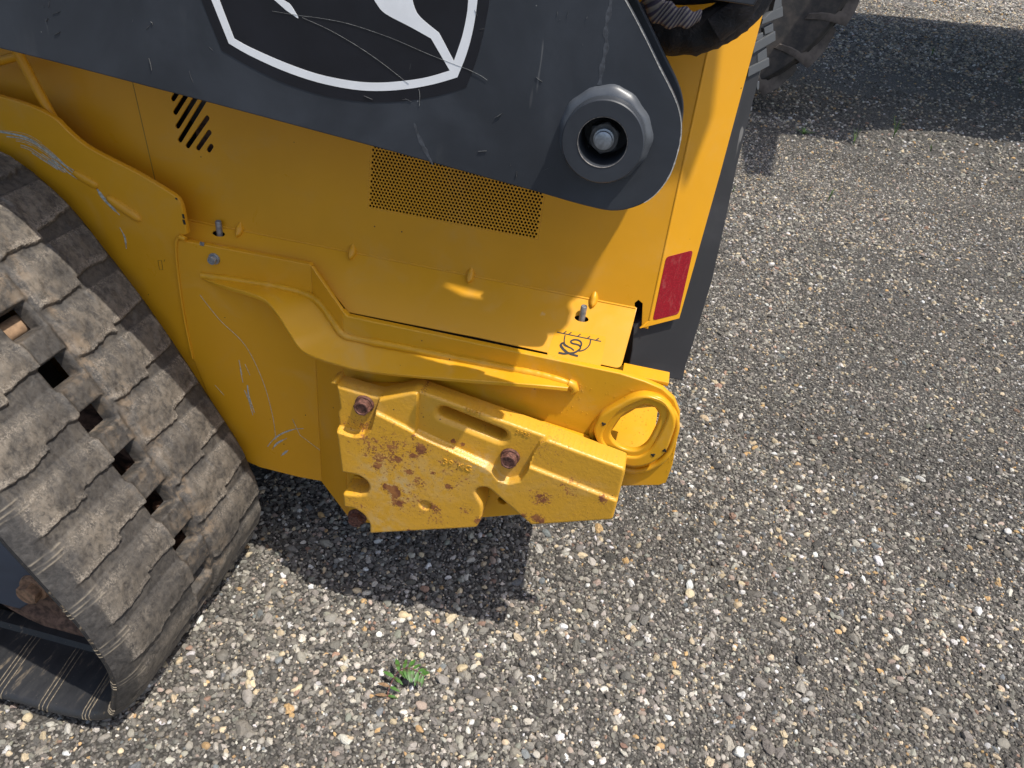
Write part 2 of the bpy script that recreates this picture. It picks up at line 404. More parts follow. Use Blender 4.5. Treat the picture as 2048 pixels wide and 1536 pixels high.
# ================================================================== GROUND
def zg(x, y):
    x = np.asarray(x, float); y = np.asarray(y, float)
    a = np.clip((np.hypot(x, y)-1.6)/3.0, 0, 1)
    rut = -0.035*np.exp(-((y-4.55-.10*x)/.28)**2) + .02*np.exp(-((y-5.0-.10*x)/.2)**2)
    return .004*(fbm(x*2.3+9, y*2.3+4)-.5) + a*(.05*(fbm(x*.9+3, y*.9)-.5)) + a*rut*np.clip((x-.6), 0, 1)
def ground_mesh():
    xs = np.r_[-400, -150, -60, -25, -12, np.arange(-8, 10.01, .12), 14, 25, 60, 150, 400]
    ys = np.r_[-400, -150, -60, -20, -8, -4, np.arange(-2, 16.01, .12), 22, 35, 60, 120, 250, 600]
    XX, YY = np.meshgrid(xs, ys); ZZ = zg(XX, YY); ZZ[(XX < -8) | (XX > 10) | (YY > 16) | (YY < -2)] = -.003
    v = np.stack([XX.ravel(), YY.ravel(), ZZ.ravel()], 1); nx = len(xs); f = []
    for j in range(len(ys)-1):
        for i in range(nx-1): a = j*nx+i; f.append((a, a+1, a+nx+1, a+nx))
    nb = NB('compacted_gravel')
    dt = nb.noise(.9, 5, .6); d2 = nb.noise(5, 5, .65)
    v1 = nb.new('ShaderNodeTexVoronoi'); v1.inputs['Scale'].default_value = 165; nb.L(nb.coord(), v1.inputs['Vector'])
    v2 = nb.new('ShaderNodeTexVoronoi'); v2.inputs['Scale'].default_value = 72; nb.L(nb.coord(), v2.inputs['Vector'])
    def pal(vn, seed):
        s_ = nb.new('ShaderNodeSeparateColor'); nb.L(vn.outputs['Color'], s_.inputs[0])
        r_ = nb.new('ShaderNodeValToRGB'); r_.color_ramp.interpolation = 'CONSTANT'; cr = r_.color_ramp
        for p, c in [(0,(.045,.042,.038)),(.25,(.075,.070,.063)),(.55,(.11,.104,.093)),(.80,(.16,.15,.135)),(.90,(.25,.20,.14)),(.94,(.34,.32,.28)),(.98,(.46,.44,.40))]:
            e = cr.elements.new(p) if p > 0 else cr.elements[0]; e.color = (*c, 1)
        nb.L(s_.outputs[seed], r_.inputs[0]); return r_.outputs[0]
    c1 = pal(v1, 0); c2 = pal(v2, 1)
    sp = nb.new('ShaderNodeSeparateColor'); nb.L(v2.outputs['Color'], sp.inputs[0])
    pick = nb.math('MULTIPLY', nb.math('GREATER_THAN', sp.outputs[2], .55), nb.math('LESS_THAN', v2.outputs['Distance'], .46))
    c = nb.mix(pick, c1, c2)
    gap = nb.math('MULTIPLY', nb.rampf(v1.outputs['Distance'], .42, .75), nb.math('SUBTRACT', 1.0, pick))
    c = nb.mix(nb.math('MULTIPLY', gap, .75), c, (.026,.024,.021))
    c = nb.mix(nb.rampf(dt, .35, .70, 0, .50), c, nb.mix(.5, c, (.085,.077,.066)))
    # dirt strip in the ruts
    dirt = nb.rampf(nb.noise(.55, 4, .6, stretch=(.5,1.6,1)), .60, .75, 0, .6); c = nb.mix(dirt, c, (.12,.10,.08))
    hgt = nb.math('SUBTRACT', 1.0, v1.outputs['Distance']); h2 = nb.math('MULTIPLY', pick, nb.math('SUBTRACT', .6, v2.outputs['Distance']))
    nr = nb.bump(hgt, .9, .004); nr = nb.bump(h2, .9, .008, nr); nr = nb.bump(nb.noise(700, 3), .4, .0012, nr)
    o = mesh('ground', v, f, nb.out(c, .88, nr, spec=.25)); tag(o, kind='structure')
    o['label'] = 'grey compacted gravel yard with light and tan stones'
ground_mesh()

def gravel():
    # scatter: density in stones per square metre, falling with distance
    pts = []; siz = []; 
    def add(n_per, rmin, rmax, smin, smax, power, keep_near=None):
        # sample in polar sector in front of the camera
        a0, a1 = rad(-62), rad(62)
        area = .5*(rmax**2-rmin**2)*(a1-a0); n = int(area*n_per)
        r_ = np.sqrt(rng.random(n)*(rmax**2-rmin**2)+rmin**2); a = a0+(a1-a0)*rng.random(n)
        x = r_*np.sin(a); y = r_*np.cos(a)
        # cut to what the camera (with a wide margin) can see
        d = np.stack([x, y, np.full(n, -H)], 1) @ R      # world -> cam
        u = d[:,0]/d[:,2]*F+CX; v = d[:,1]/d[:,2]*F+CY
        k = (d[:,2] > 0) & (u > -220) & (u < 2270) & (v > -60) & (v < 1700)
        # nothing under the machine where it is never seen
        k &= ~((x < -.75) & (y > .72)) & ~((y > 1.9) & (x < y*.12-.35))
        x, y = x[k], y[k]; s = smin+(smax-smin)*rng.random(len(x))**power
        pts.append(np.stack([x, y], 1)); siz.append(s)
    add(38000, .55, 1.9, .0042, .0074, 1.2)
    add(21000, 1.9, 3.2, .0050, .0084, 1.2)
    add(8500, 3.2, 5.5, .0068, .0108, 1.3)
    add(4600, .55, 2.6, .0088, .0155, 1.9)
    add(1500, 2.6, 6.0, .010, .018, 1.9)
    add(260, .55, 4.5, .015, .026, 1.7)
    add(800, 5.5, 10, .013, .028, 1.8)
    add(900, 10, 19, .018, .042, 1.6)
    add(330, 19, 34, .03, .065, 1.5)
    P = np.concatenate(pts); S = np.concatenate(siz)
    patch = fbm(P[:,0]*3.1+50, P[:,1]*3.1+7); dirt = sst((fbm(P[:,0]*1.7+21, P[:,1]*2.6+13)-.52)/.12)
    keep = rng.random(len(P)) < np.where(S < .0088, 1.0-.35*dirt, 1.0-.62*dirt)
    P = P[keep]; S = S[keep]; n = len(P); S = S*.93
    pal = np.array([(.060,.057,.055),(.095,.090,.083),(.135,.127,.116),(.175,.165,.150),(.21,.198,.178),(.27,.25,.22),
                    (.37,.35,.31),(.50,.475,.43),(.66,.64,.60),(.47,.385,.26),(.52,.43,.30),(.46,.30,.14),(.27,.17,.125),(.33,.26,.22),(.14,.155,.165),(.20,.205,.175)])
    wsm = np.array([17,22,22,14,9,6, 4.0,3.0,1.3,1.6,1.4,.5,.5,.9,.8,.6]); wbg = np.array([7,12,15,15,12,9, 9,7,3.6,4.6,4.4,1.8,1.3,2.4,2.6,2.6])
    ci = np.where(S < .0088, rng.choice(16, n, p=wsm/wsm.sum()), rng.choice(16, n, p=wbg/wbg.sum()))
    C = np.minimum(pal[ci]*1.30, .74)*(.76+.50*rng.random((n,1)))*(1+.06*(rng.random((n,3))-.5))
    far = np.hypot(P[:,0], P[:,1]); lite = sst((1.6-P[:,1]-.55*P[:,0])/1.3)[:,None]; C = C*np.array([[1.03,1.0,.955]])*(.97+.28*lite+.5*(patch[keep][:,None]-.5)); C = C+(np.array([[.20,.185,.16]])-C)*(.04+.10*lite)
    z = zg(P[:,0], P[:,1]) + S*(.06+.16*rng.random(n))
    me = bpy.data.meshes.new('loose_gravel'); me.vertices.add(n)
    me.vertices.foreach_set('co', np.stack([P[:,0], P[:,1], z], 1).ravel())
    at = me.attributes.new('size', 'FLOAT', 'POINT'); at.data.foreach_set('value', S)
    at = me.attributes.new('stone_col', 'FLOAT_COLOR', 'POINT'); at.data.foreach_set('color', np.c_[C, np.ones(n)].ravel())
    ro = np.stack([rng.normal(0, .28, n), rng.normal(0, .28, n), rng.random(n)*6.283], 1)
    at = me.attributes.new('rot', 'FLOAT_VECTOR', 'POINT'); at.data.foreach_set('vector', ro.ravel())
    sc = np.stack([1+.35*rng.random(n), .72+.25*rng.random(n), .56+.27*rng.random(n)], 1)*S[:,None]
    at = me.attributes.new('scl', 'FLOAT_VECTOR', 'POINT'); at.data.foreach_set('vector', sc.ravel())
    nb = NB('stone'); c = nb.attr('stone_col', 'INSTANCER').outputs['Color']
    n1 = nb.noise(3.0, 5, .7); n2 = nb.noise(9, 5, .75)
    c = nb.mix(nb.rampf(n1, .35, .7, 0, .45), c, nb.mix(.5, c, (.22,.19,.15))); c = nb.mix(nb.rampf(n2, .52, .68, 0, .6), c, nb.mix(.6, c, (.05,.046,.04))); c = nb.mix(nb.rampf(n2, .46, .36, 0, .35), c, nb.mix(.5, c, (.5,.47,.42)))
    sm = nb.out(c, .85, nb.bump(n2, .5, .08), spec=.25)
    o = link('loose_gravel', me, sm); tag(o, 'loose grey, white and tan gravel stones scattered over the yard', 'gravel', kind='stuff')
    ng = bpy.data.node_groups.new('gravel', 'GeometryNodeTree')
    ng.interface.new_socket('Geometry', in_out='INPUT', socket_type='NodeSocketGeometry'); ng.interface.new_socket('Geometry', in_out='OUTPUT', socket_type='NodeSocketGeometry')
    N = ng.nodes; Lk = ng.links.new; gi = N.new('NodeGroupInput'); go = N.new('NodeGroupOutput')
    join = N.new('GeometryNodeGeometryToInstance')
    for k in range(9):
        ic = N.new('GeometryNodeMeshIcoSphere'); ic.inputs['Radius'].default_value = .5; ic.inputs['Subdivisions'].default_value = 3 if k < 5 else 2
        sp = N.new('GeometryNodeSetPosition'); Lk(ic.outputs[0], sp.inputs[0])
        no = N.new('ShaderNodeTexNoise'); no.noise_dimensions = '4D'; no.inputs['W'].default_value = k*3.7+1; no.inputs['Scale'].default_value = 1.5 if k < 5 else 2.0; no.inputs['Detail'].default_value = 1.5
        sb = N.new('ShaderNodeVectorMath'); sb.operation = 'SUBTRACT'; sb.inputs[1].default_value = (.5,.5,.5); Lk(no.outputs['Color'], sb.inputs[0])
        ml = N.new('ShaderNodeVectorMath'); ml.operation = 'SCALE'; ml.inputs['Scale'].default_value = .75 if k < 5 else 1.15; Lk(sb.outputs[0], ml.inputs[0])
        Lk(ml.outputs[0], sp.inputs['Offset'])
        ss = N.new('GeometryNodeSetShadeSmooth'); ss.inputs['Shade Smooth'].default_value = k < 5; Lk(sp.outputs[0], ss.inputs[0])
        stm = N.new('GeometryNodeSetMaterial'); stm.inputs['Material'].default_value = sm; Lk(ss.outputs[0], stm.inputs[0])
        Lk(stm.outputs[0], join.inputs[0])
    m2p = N.new('GeometryNodeMeshToPoints'); Lk(gi.outputs[0], m2p.inputs[0])
    iop = N.new('GeometryNodeInstanceOnPoints'); iop.inputs['Pick Instance'].default_value = True
    Lk(m2p.outputs[0], iop.inputs['Points']); Lk(join.outputs[0], iop.inputs['Instance'])
    def na(nm, ty):
        a = N.new('GeometryNodeInputNamedAttribute'); a.data_type = ty; a.inputs[0].default_value = nm; return a.outputs[0]
    Lk(na('scl', 'FLOAT_VECTOR'), iop.inputs['Scale'])
    er = N.new('FunctionNodeEulerToRotation'); Lk(na('rot', 'FLOAT_VECTOR'), er.inputs[0]); Lk(er.outputs[0], iop.inputs['Rotation'])
    Lk(iop.outputs[0], go.inputs[0])
    md = o.modifiers.new('scatter', 'NODES'); md.node_group = ng
    print('stones', n)
gravel()

# ================================================================== TRACK LOADER
TL = empty('track_loader', (-1.2, 1.6, 0))
tag(TL, 'yellow compact track loader with dark grey lift arm and muddy rubber track', 'track loader')

# planes of the machine
tl = rad(8); FP = Frame((0, 1.08, .746), (1,0,0), (0, math.sin(tl), math.cos(tl)))     # engine side panel
_a = Frame((0,1.08,.746), (1,0,0), (0,0,1))
_c0 = Vector((0, 1.08, .746)); _c1 = Vector((0, 1.002, .672)); FS = Frame(_c1, (1,0,0), _c0-_c1)   # sloped step below it
YL, YR = 1.032, .990                                                                  # frame plate left / right of its bend
X1 = atY(632, 730, YL).x; X2 = atY(685, 650, YR).x
FL = FY(YL); FR = FY(YR)
def body():
    # --- side panel with vents
    Wl = FP.px(-260, 60)[0]; cr = [FP.px(1300, 640), FP.px(1415, 110)]
    top = .62
    xr = lambda v: cr[0][0] + (cr[1][0]-cr[0][0])*(v-cr[0][1])/(cr[1][1]-cr[0][1])
    slots = [((235,245),(285,165)), ((255,385),(385,180)), ((281,527),(490,195)), ((305,668),(600,190)), ((384,728),(585,440)), ((491,750),(606,586)), ((600,770),(627,730))]
    S = []
    for a, b in slots:
        A = FP.px(300+a[0]/5.12, 150+a[1]/5.12); B = FP.px(300+b[0]/5.12, 150+b[1]/5.12)
        S.append(capsule(A, B, .0038))
    g0 = FP.px(740.5, 411.5); pitch = .00569; nx = 49; ny = 26
    ex = (g0[0]-pitch*.75, g0[0]+pitch*(nx+.25)); ey = (g0[1]-pitch*.62, g0[1]+pitch*.866*(ny-1)+pitch*.62)
    rect = [(ex[0],ey[0]),(ex[1],ey[0]),(ex[1],ey[1]),(ex[0],ey[1])]
    cut = [FP.px(1268, 664), FP.px(1270, 608), FP.px(1277, 600), FP.px(1285, 608), FP.px(1283, 650)]
    v0 = -.004
    out = [(Wl, v0)] + [(FP.px(1265,640)[0], v0)] + [FP.px(1269, 606), FP.px(1277,600), FP.px(1285,607), FP.px(1283,655), (xr(FP.px(1283,655)[1]), FP.px(1283,655)[1])] + [(xr(top), top), (Wl, top)]
    p = plate('side_panel', FP, out, S+[rect], .003, MY, TL, .0006)
    holes = []
    for j in range(ny):
        for i in range(nx):
            cx = g0[0]+pitch*(i+(.5 if j % 2 else 0)); cy = g0[1]+pitch*.866*j
            if cy > ey[1]-.002: continue
            holes.append([(cx+.00208*math.cos(t*math.pi/4+.2), cy+.00208*math.sin(t*math.pi/4+.2)) for t in range(8)])
    plate('perforated_screen', FP, rect, holes, .0022, MY, p, 0.0, 0)
    # seam between two panel sheets
    A = FP.px(262, 150); B = FP.px(313, 372)
    ribbon('panel_seam', FP, [([A, B], .0016)], .0001, .0001, MINK_THIN, p)
    # dark bay behind
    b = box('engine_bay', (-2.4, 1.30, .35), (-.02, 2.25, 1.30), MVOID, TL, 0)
    f2 = FP.shift(-.05)
    plate('bay_part', f2, [f2.px(385,180), f2.px(440,185), f2.px(420,270), f2.px(370,235)], [], .02, MBAY, b, .002)
    plate('bay_part', f2.shift(.01), [f2.px(395,240), f2.px(425,215), f2.px(432,300), f2.px(402,310)], [], .02, MRUST2, b, .002)
    plate('bay_part', f2, [f2.px(340,205), f2.px(380,205), f2.px(372,255), f2.px(350,245)], [], .02, MVOID, b, .002)
    # hood top closing the body
    box('engine_hood', (-2.4, 1.165, 1.355), (.02, 2.25, 1.40), MY, TL, .012)
    # rounded dart ribs on the crease
    for (x, y) in [(480,459),(705,503),(941,551),(1187,601)]:
        c = FP.px(x, y); v = []; f = []; W = FP.w(c[0], 0, 0)
        n = 14; m = 8
        for j in range(m+1):
            t = j/m; zz = (-.011 + .025*t)
            wdt = .0095*math.sin(math.pi*min(1, max(.0, (1-t)*.9+.10)))**.7*(1-.45*t)
            base = Vector((0, -.006-.0125*(1-t)**1.0*math.sin(math.pi*min(t*1.6+.12,1)*.5), 0))
            yb = 1.08 + (zz*math.tan(tl) if zz > 0 else zz*(.078/.074))
            for i in range(n+1):
                a = math.pi*i/n
                bul = .0100*math.sin(math.pi*(t*.92+.06))**.8
                v.append(Vector((W.x+wdt*math.cos(a), yb+.003-(bul+.002)*math.sin(a)*1.0, .746+zz+.004*math.sin(a)*(1-t))))
        for j in range(m):
            for i in range(n): q = j*(n+1)+i; f.append((q+1, q, q+n+1, q+n+2))
        mesh('dart_rib', v, f, MY, p, 60)
    # --- sloped step
    s_hole = [(437,467), (1163,637)]
    H_ = [[(FS.px(x,y)[0]+.0115*math.cos(t*.3927), FS.px(x,y)[1]+.0052*math.sin(t*.3927)) for t in range(16)] for x, y in s_hole]
    bl = (Wl, .0); brc = FS.px(1240, 745); tr = FS.px(1266, 648); topv = (_c0-_c1).length
    vv_ = lambda Y: (Y-1.002)/.078*topv
    o2 = [(Wl, vv_(1.047)), (X1, vv_(1.047)), (X2+.004, vv_(1.0050)), (-.20, vv_(1.0045)+.0030), (brc[0], brc[1]+.0060), (tr[0], tr[1]), (tr[0]+.001, topv+.001), (Wl, topv+.001)]
    o2 = roundpoly(o2, [0,0,0,0,.010,.006,0,0])
    st = plate('sloped_step', FS, o2, H_, .003, MY, TL, .0007)
    plate('gap_shade_strip', FY(1.0135), [(X2+.012,.60),(.024,.60),(.024,.670),(X2+.012,.682)], [], .002, MVOID, st, 0, 0)  # near-black strip stands for the shade in the joint below the step
    # soft bend fillet between panel and step
    pth = [Vector((x_, 1.0805, .7455)) for x_ in np.linspace(Wl, tr[0]-.001, 30)]
    sweep('bend_fillet', pth, .0022, MY, st, 8)
    for (x, y) in [(437,470), (1163,640)]:
        P = FS.w(*FS.px(x, y)); fr = Frame(P + Vector((0,.004,-.012)), (1,0,0), (0,1,0))
        lathe('stud', fr, (0,0), [(.0052,0),(.0052,.034),(.0048,.0355),(.0044,.036),(.0042,.0345)], MSTEEL, st, 18)
        lathe('stud_nut', Frame(P + Vector((0,.006,-.020)), (1,0,0), (0,1,0)), (0,0), [(.009,0),(.009,.008),(.0055,.009)], MSTEEL, st, 6)
    # --- tie-down pictogram
    dec = roundpoly([FS.px(1112,656), FS.px(1213,673), FS.px(1201,735), FS.px(1093,711)], .006)
    d = plate('tie_down_decal', FS.shift(.00025), dec, [], .0002, MFILM, TL, 0.0, 0); d['label'] = 'rounded yellow decal with a black chain and hook tie-down symbol'
    C5 = lambda x, y: FS.px(1080+x/4.267, 600+y/4.267)
    st_ = [([C5(145,275), C5(521,354)], .0017)]
    for (x0,y0) in [(200,286),(243,295),(320,311),(402,329),(476,345)]:
        st_.append(([C5(x0,y0), C5(x0+26,y0-19)], .0017))
    st_.append((spline([C5(215,300), C5(207,345), C5(214,378), C5(240,395)], 5), .0017))
    st_.append((spline([C5(205,368), C5(186,372), C5(178,388), C5(192,412), C5(222,440), C5(262,462), C5(325,479)], 5), [.0010]+[.0032]*8+[.0042]*12+[.0034]*10))
    st_.append((spline([C5(158,450), C5(205,459), C5(240,455), C5(285,452), C5(318,437), C5(345,412), C5(338,390), C5(308,378), C5(275,370), C5(263,354), C5(290,340), C5(330,345), C5(352,365), C5(352,388), C5(340,400)], 5), [.0034]*12+[.0030]*12+[.0026]*47))
    st_.append((spline([C5(205,362), C5(208,385), C5(240,400), C5(268,413), C5(290,432)], 5), .0022))
    st_.append((spline([C5(433,338), C5(424,380), C5(395,415), C5(360,432), C5(330,437)], 5), .0019))
    ribbon('tie_down_symbol', FS, st_, .0004, .0001, MINK, d)
    return p, st
MINK_THIN = simple('seam_shadow_gap', (.30,.16,.015), .6, var=.1, bump=0)
body()

def Yp(X):
    return YL if X <= X1 else (YR if X >= X2 else YL+(YR-YL)*(X-X1)/(X2-X1))
def clip_x(poly, x, side):
    out = []; n = len(poly)
    for i in range(n):
        a = poly[i-1]; b = poly[i]; ia = side*(a[0]-x) >= 0; ib = side*(b[0]-x) >= 0
        if ia != ib:
            t = (x-a[0])/(b[0]-a[0]); out.append((x, a[1]+t*(b[1]-a[1])))
        if ib: out.append(b)
    return out
def frame_plate():
    # outline in x,z : left part traced on the left plane, right part on the right one
    Lp = [FL.px(*q) for q in [(358,479), (380,484), (618,529)]]
    Rr = [FR.px(*q) for q in [(695,633), (1000,697), (1240,747), (1290,763)]]
    arc = [FR.px(*q) for q in [(1325,778),(1349,800),(1360,828),(1358,860)]]
    low = [FR.px(*q) for q in [(1345,930), (1332,966), (1318,971), (1250,972), (1000,1000), (720,1046)]]
    lowl = [FL.px(640,962), FL.px(600,955), FL.px(520,935), FL.px(440,900)]
    # mid ramp points
    fm = Frame((X1, YL, 0), (X2-X1, YR-YL, 0), (0,0,1))
    def fmxz(x, y): a, b = fm.px(x, y); P = fm.w(a, b); return (P.x, P.z)
    mid = [fmxz(630,545), fmxz(686,625)]
    poly = Lp + mid + Rr + arc + low + lowl + [FL.px(441,850), FL.px(385,716), FL.px(356,560), FL.px(351,487)]
    hole = [FR.px(*q) for q in [(1224,865),(1244,839),(1272,825),(1286,821),(1305,825),(1314,837),(1311,851),(1298,877),(1286,891),(1270,897),(1249,894),(1230,881)]]
    hc = FR.px(1270, 861); hole = [(hc[0]+(a-hc[0])*1.10, hc[1]+(b-hc[1])*1.28-.002) for a, b in hole]
    th = .012
    a = clip_x(poly, X1, -1); b = clip_x(clip_x(poly, X1, 1), X2, -1); c = clip_x(poly, X2, 1)
    root = plate('frame_plate', FL, a, [], th, MY, TL, .0015)
    ml = math.hypot(X2-X1, YR-YL)
    bb = [((x-X1)/(X2-X1)*ml, z) for x, z in b]
    plate('frame_plate_bend', fm, bb, [], .006, MY, root, .0006)
    pr = plate('tow_plate', FR, c, [hole], th, MYW, TL, .0018, 2)
    # groove / seam weld at the left end
    sm = [FL.w(*FL.px(*q), .001) for q in spline([(372,478),(360,474),(353,484),(353,510),(358,560),(370,640),(386,716)], 6)]
    sweep('seam_bead', sm, [.0045]*7+[.0030]*8+[.0022]*(len(sm)-15), MY, root, 8)
    # bolt, tab, relief marks
    hexbolt('flange_bolt', FL, FL.px(429,517), .0135, .011, MZINC, root, .0102, .0035)
    plate('lock_tab', FL.shift(.001), [FL.px(400,483), FL.px(409,485), FL.px(408,492), FL.px(400,490)], [], .001, MSTEEL, root, 0, 0)
    # ledge flange welded on : inner line on the plate, outer line sticking out
    inn = [(405,551,'L'),(480,562,'L'),(560,575,'L'),(610,588,'L'),(640,606,'M'),(668,644,'M'),(688,670,'R'),(720,679,'R'),(800,694,'R'),(900,714,'R'),(1000,734,'R'),(1080,750,'R'),(1142,768,'R')]
    outp = [(402,557,.003),(450,572,.022),(500,586,.037),(532,601,.044),(556,630,.047),(580,668,.048),(606,702,.048),(660,724,.048),(740,743,.047),(900,757,.046),(1000,764,.040),(1080,770,.030),(1136,775,.016)]
    I = []; O = []
    for (x, y, k) in inn:
        fr = {'L': FL, 'M': fm, 'R': FR}[k]; a_, b_ = fr.px(x, y); I.append(fr.w(a_, b_, 0))
    for (x, y, dpt), i_ in zip(outp, I):
        Yo = i_.y-dpt; O.append(atY(x, y, Yo))
    def dens(L_): return [Vector(q) for q in spline([tuple(p) for p in L_], 5)]
    I = dens(I); O = dens(O); n = len(I); v = []; f = []
    for i in range(n):
        t = (I[min(i+1,n-1)]-I[max(i-1,0)]).normalized(); s_ = (O[i]-I[i]); nn = t.cross(s_).normalized()
        if nn.z < 0: nn = -nn
        T = .0075; a_ = I[i]+Vector((0,.004,0)); b_ = O[i]; e = (b_-a_).normalized()
        v += [a_, b_-e*.0012, b_-nn*.0012, b_-nn*(T-.0012), b_-e*.0012-nn*T, a_-nn*T]
    for i in range(n-1):
        for j in range(5): f.append((i*6+j, i*6+j+1, (i+1)*6+j+1, (i+1)*6+j))
    f += [(0,1,2,3,4,5), tuple((n-1)*6+j for j in (5,4,3,2,1,0))]
    lg = mesh('ledge_flange', v, f, MYW, TL, 35)
    bm = bmesh.new(); bm.from_mesh(lg.data); bmesh.ops.recalc_face_normals(bm, faces=bm.faces); bm.to_mesh(lg.data); bm.free()
    # weld bead along the inner line
    wl = [p+Vector((0,-.0005,.0005)) for p in I]; wl = [Vector(q) for q in spline([tuple(p) for p in wl], 4)]
    rr_ = [.0068+.0016*mnoise.noise(p*55)+.0007*mnoise.noise(p*170) for p in wl]
    sweep('weld_bead', wl, rr_, MYW, lg, 9)
    e = wl[-1]; sweep('weld_bead', [e+Vector((-.004,-.002,.002)), e+Vector((.004,-.003,0)), e+Vector((.008,-.004,-.006)), e+Vector((.004,-.006,-.013))], [.008,.0085,.007,.003], MYW, lg, 10)
    # --- tow eye: raised loop
    ro = [(1187,865),(1192,846),(1204,830),(1239,809),(1262,797),(1285,792),(1308,796),(1333,809),(1347,828),(1351,850),(1344,875),(1333,902),(1314,921),(1286,933),(1256,933),(1225,918),(1200,895)]
    ff = FY(.971)
    O_ = spline([ff.px(*q) for q in ro], 4, True)
    ri = [(1226,865),(1246,839),(1272,826),(1288,822),(1305,827),(1313,839),(1310,853),(1297,878),(1285,891),(1270,896),(1249,892),(1231,881)]
    I_ = spline([ff.px(*q) for q in ri], 4, True)
    cc = np.array(ff.px(1270, 861)); grow = lambda Q, k, kz: [tuple(cc+(np.array(q)-cc)*np.array([k, kz])) for q in Q]
    te = plate('tow_eye', ff, O_, [grow(I_, 1.46, 1.55)], .019, MYW, TL, .0040, 3, 50)
    plate('eye_inner_ring', ff.shift(-.0035), grow(I_, 1.58, 1.68), [grow(I_, 1.10, 1.24)], .012, MYW, te, .0035, 2, 50)
    te['label'] = 'welded tie-down loop at the rear end of the frame plate'
    wp = [Vector((a_, YR-.002, b_)) for a_, b_ in [(FR.px(x+ (x-1270)*.035, y+(y-865)*.035+3)) for x, y in ro]]
    wp = [Vector(q) for q in spline([tuple(p) for p in wp], 5, True)]
    sweep('weld_bead', wp, [.0050+.0008*mnoise.noise(p*45) for p in wp], MYW, te, 8, True)
    for (x, y) in [(1207,848),(1306,910),(1329,901)]:
        lathe('paint_chip', ff, ff.px(x, y), [(.0035,.0004),(.003,.0007),(.0001,.0008)], MINK, te, 9, jit=lambda t, r: .35*math.sin(3*t+x))
    # thin spatter beads
    v = []; f = []; k = 0
    for _ in range(330):
        x = 1000+350*random.random()**.7; y = 715+.235*(x-1000)+ (random.random()**1.3)*150
        a_, b_ = FR.px(x, y); r_ = .0005+.0008*random.random()**2
        P = FR.w(a_, b_, 0); k = len(v)
        v += [P+Vector((r_,0,0)), P+Vector((0,0,r_)), P+Vector((-r_,0,0)), P+Vector((0,0,-r_)), P+Vector((0,-r_,0))]
        f += [(k,k+1,k+4),(k+1,k+2,k+4),(k+2,k+3,k+4),(k+3,k,k+4)]
    sp = mesh('weld_spatter', v, f, MYW, pr, 80); sp['kind'] = 'stuff'
    # lower pan seen through the eye, rear sill
    pan = Frame((0, 1.03, .505), (1,0,0), (0,1,.22))
    plate('rear_pan', pan, [(-.25,-.02),(.118,-.02),(.118,.30),(-.25,.30)], [], .006, MY, TL, .001)
    sill = Frame((0, YR+.0135, .668), (1,0,0), (0,1,.05))
    xs_ = sill.px(1337,778)[0]; 
    plate('rear_sill', sill, roundpoly([(.036,0),(xs_,.0),(xs_,.030),(.036,.030)], .002), [], .008, MY, TL, .001)
    return pr
frame_plate()

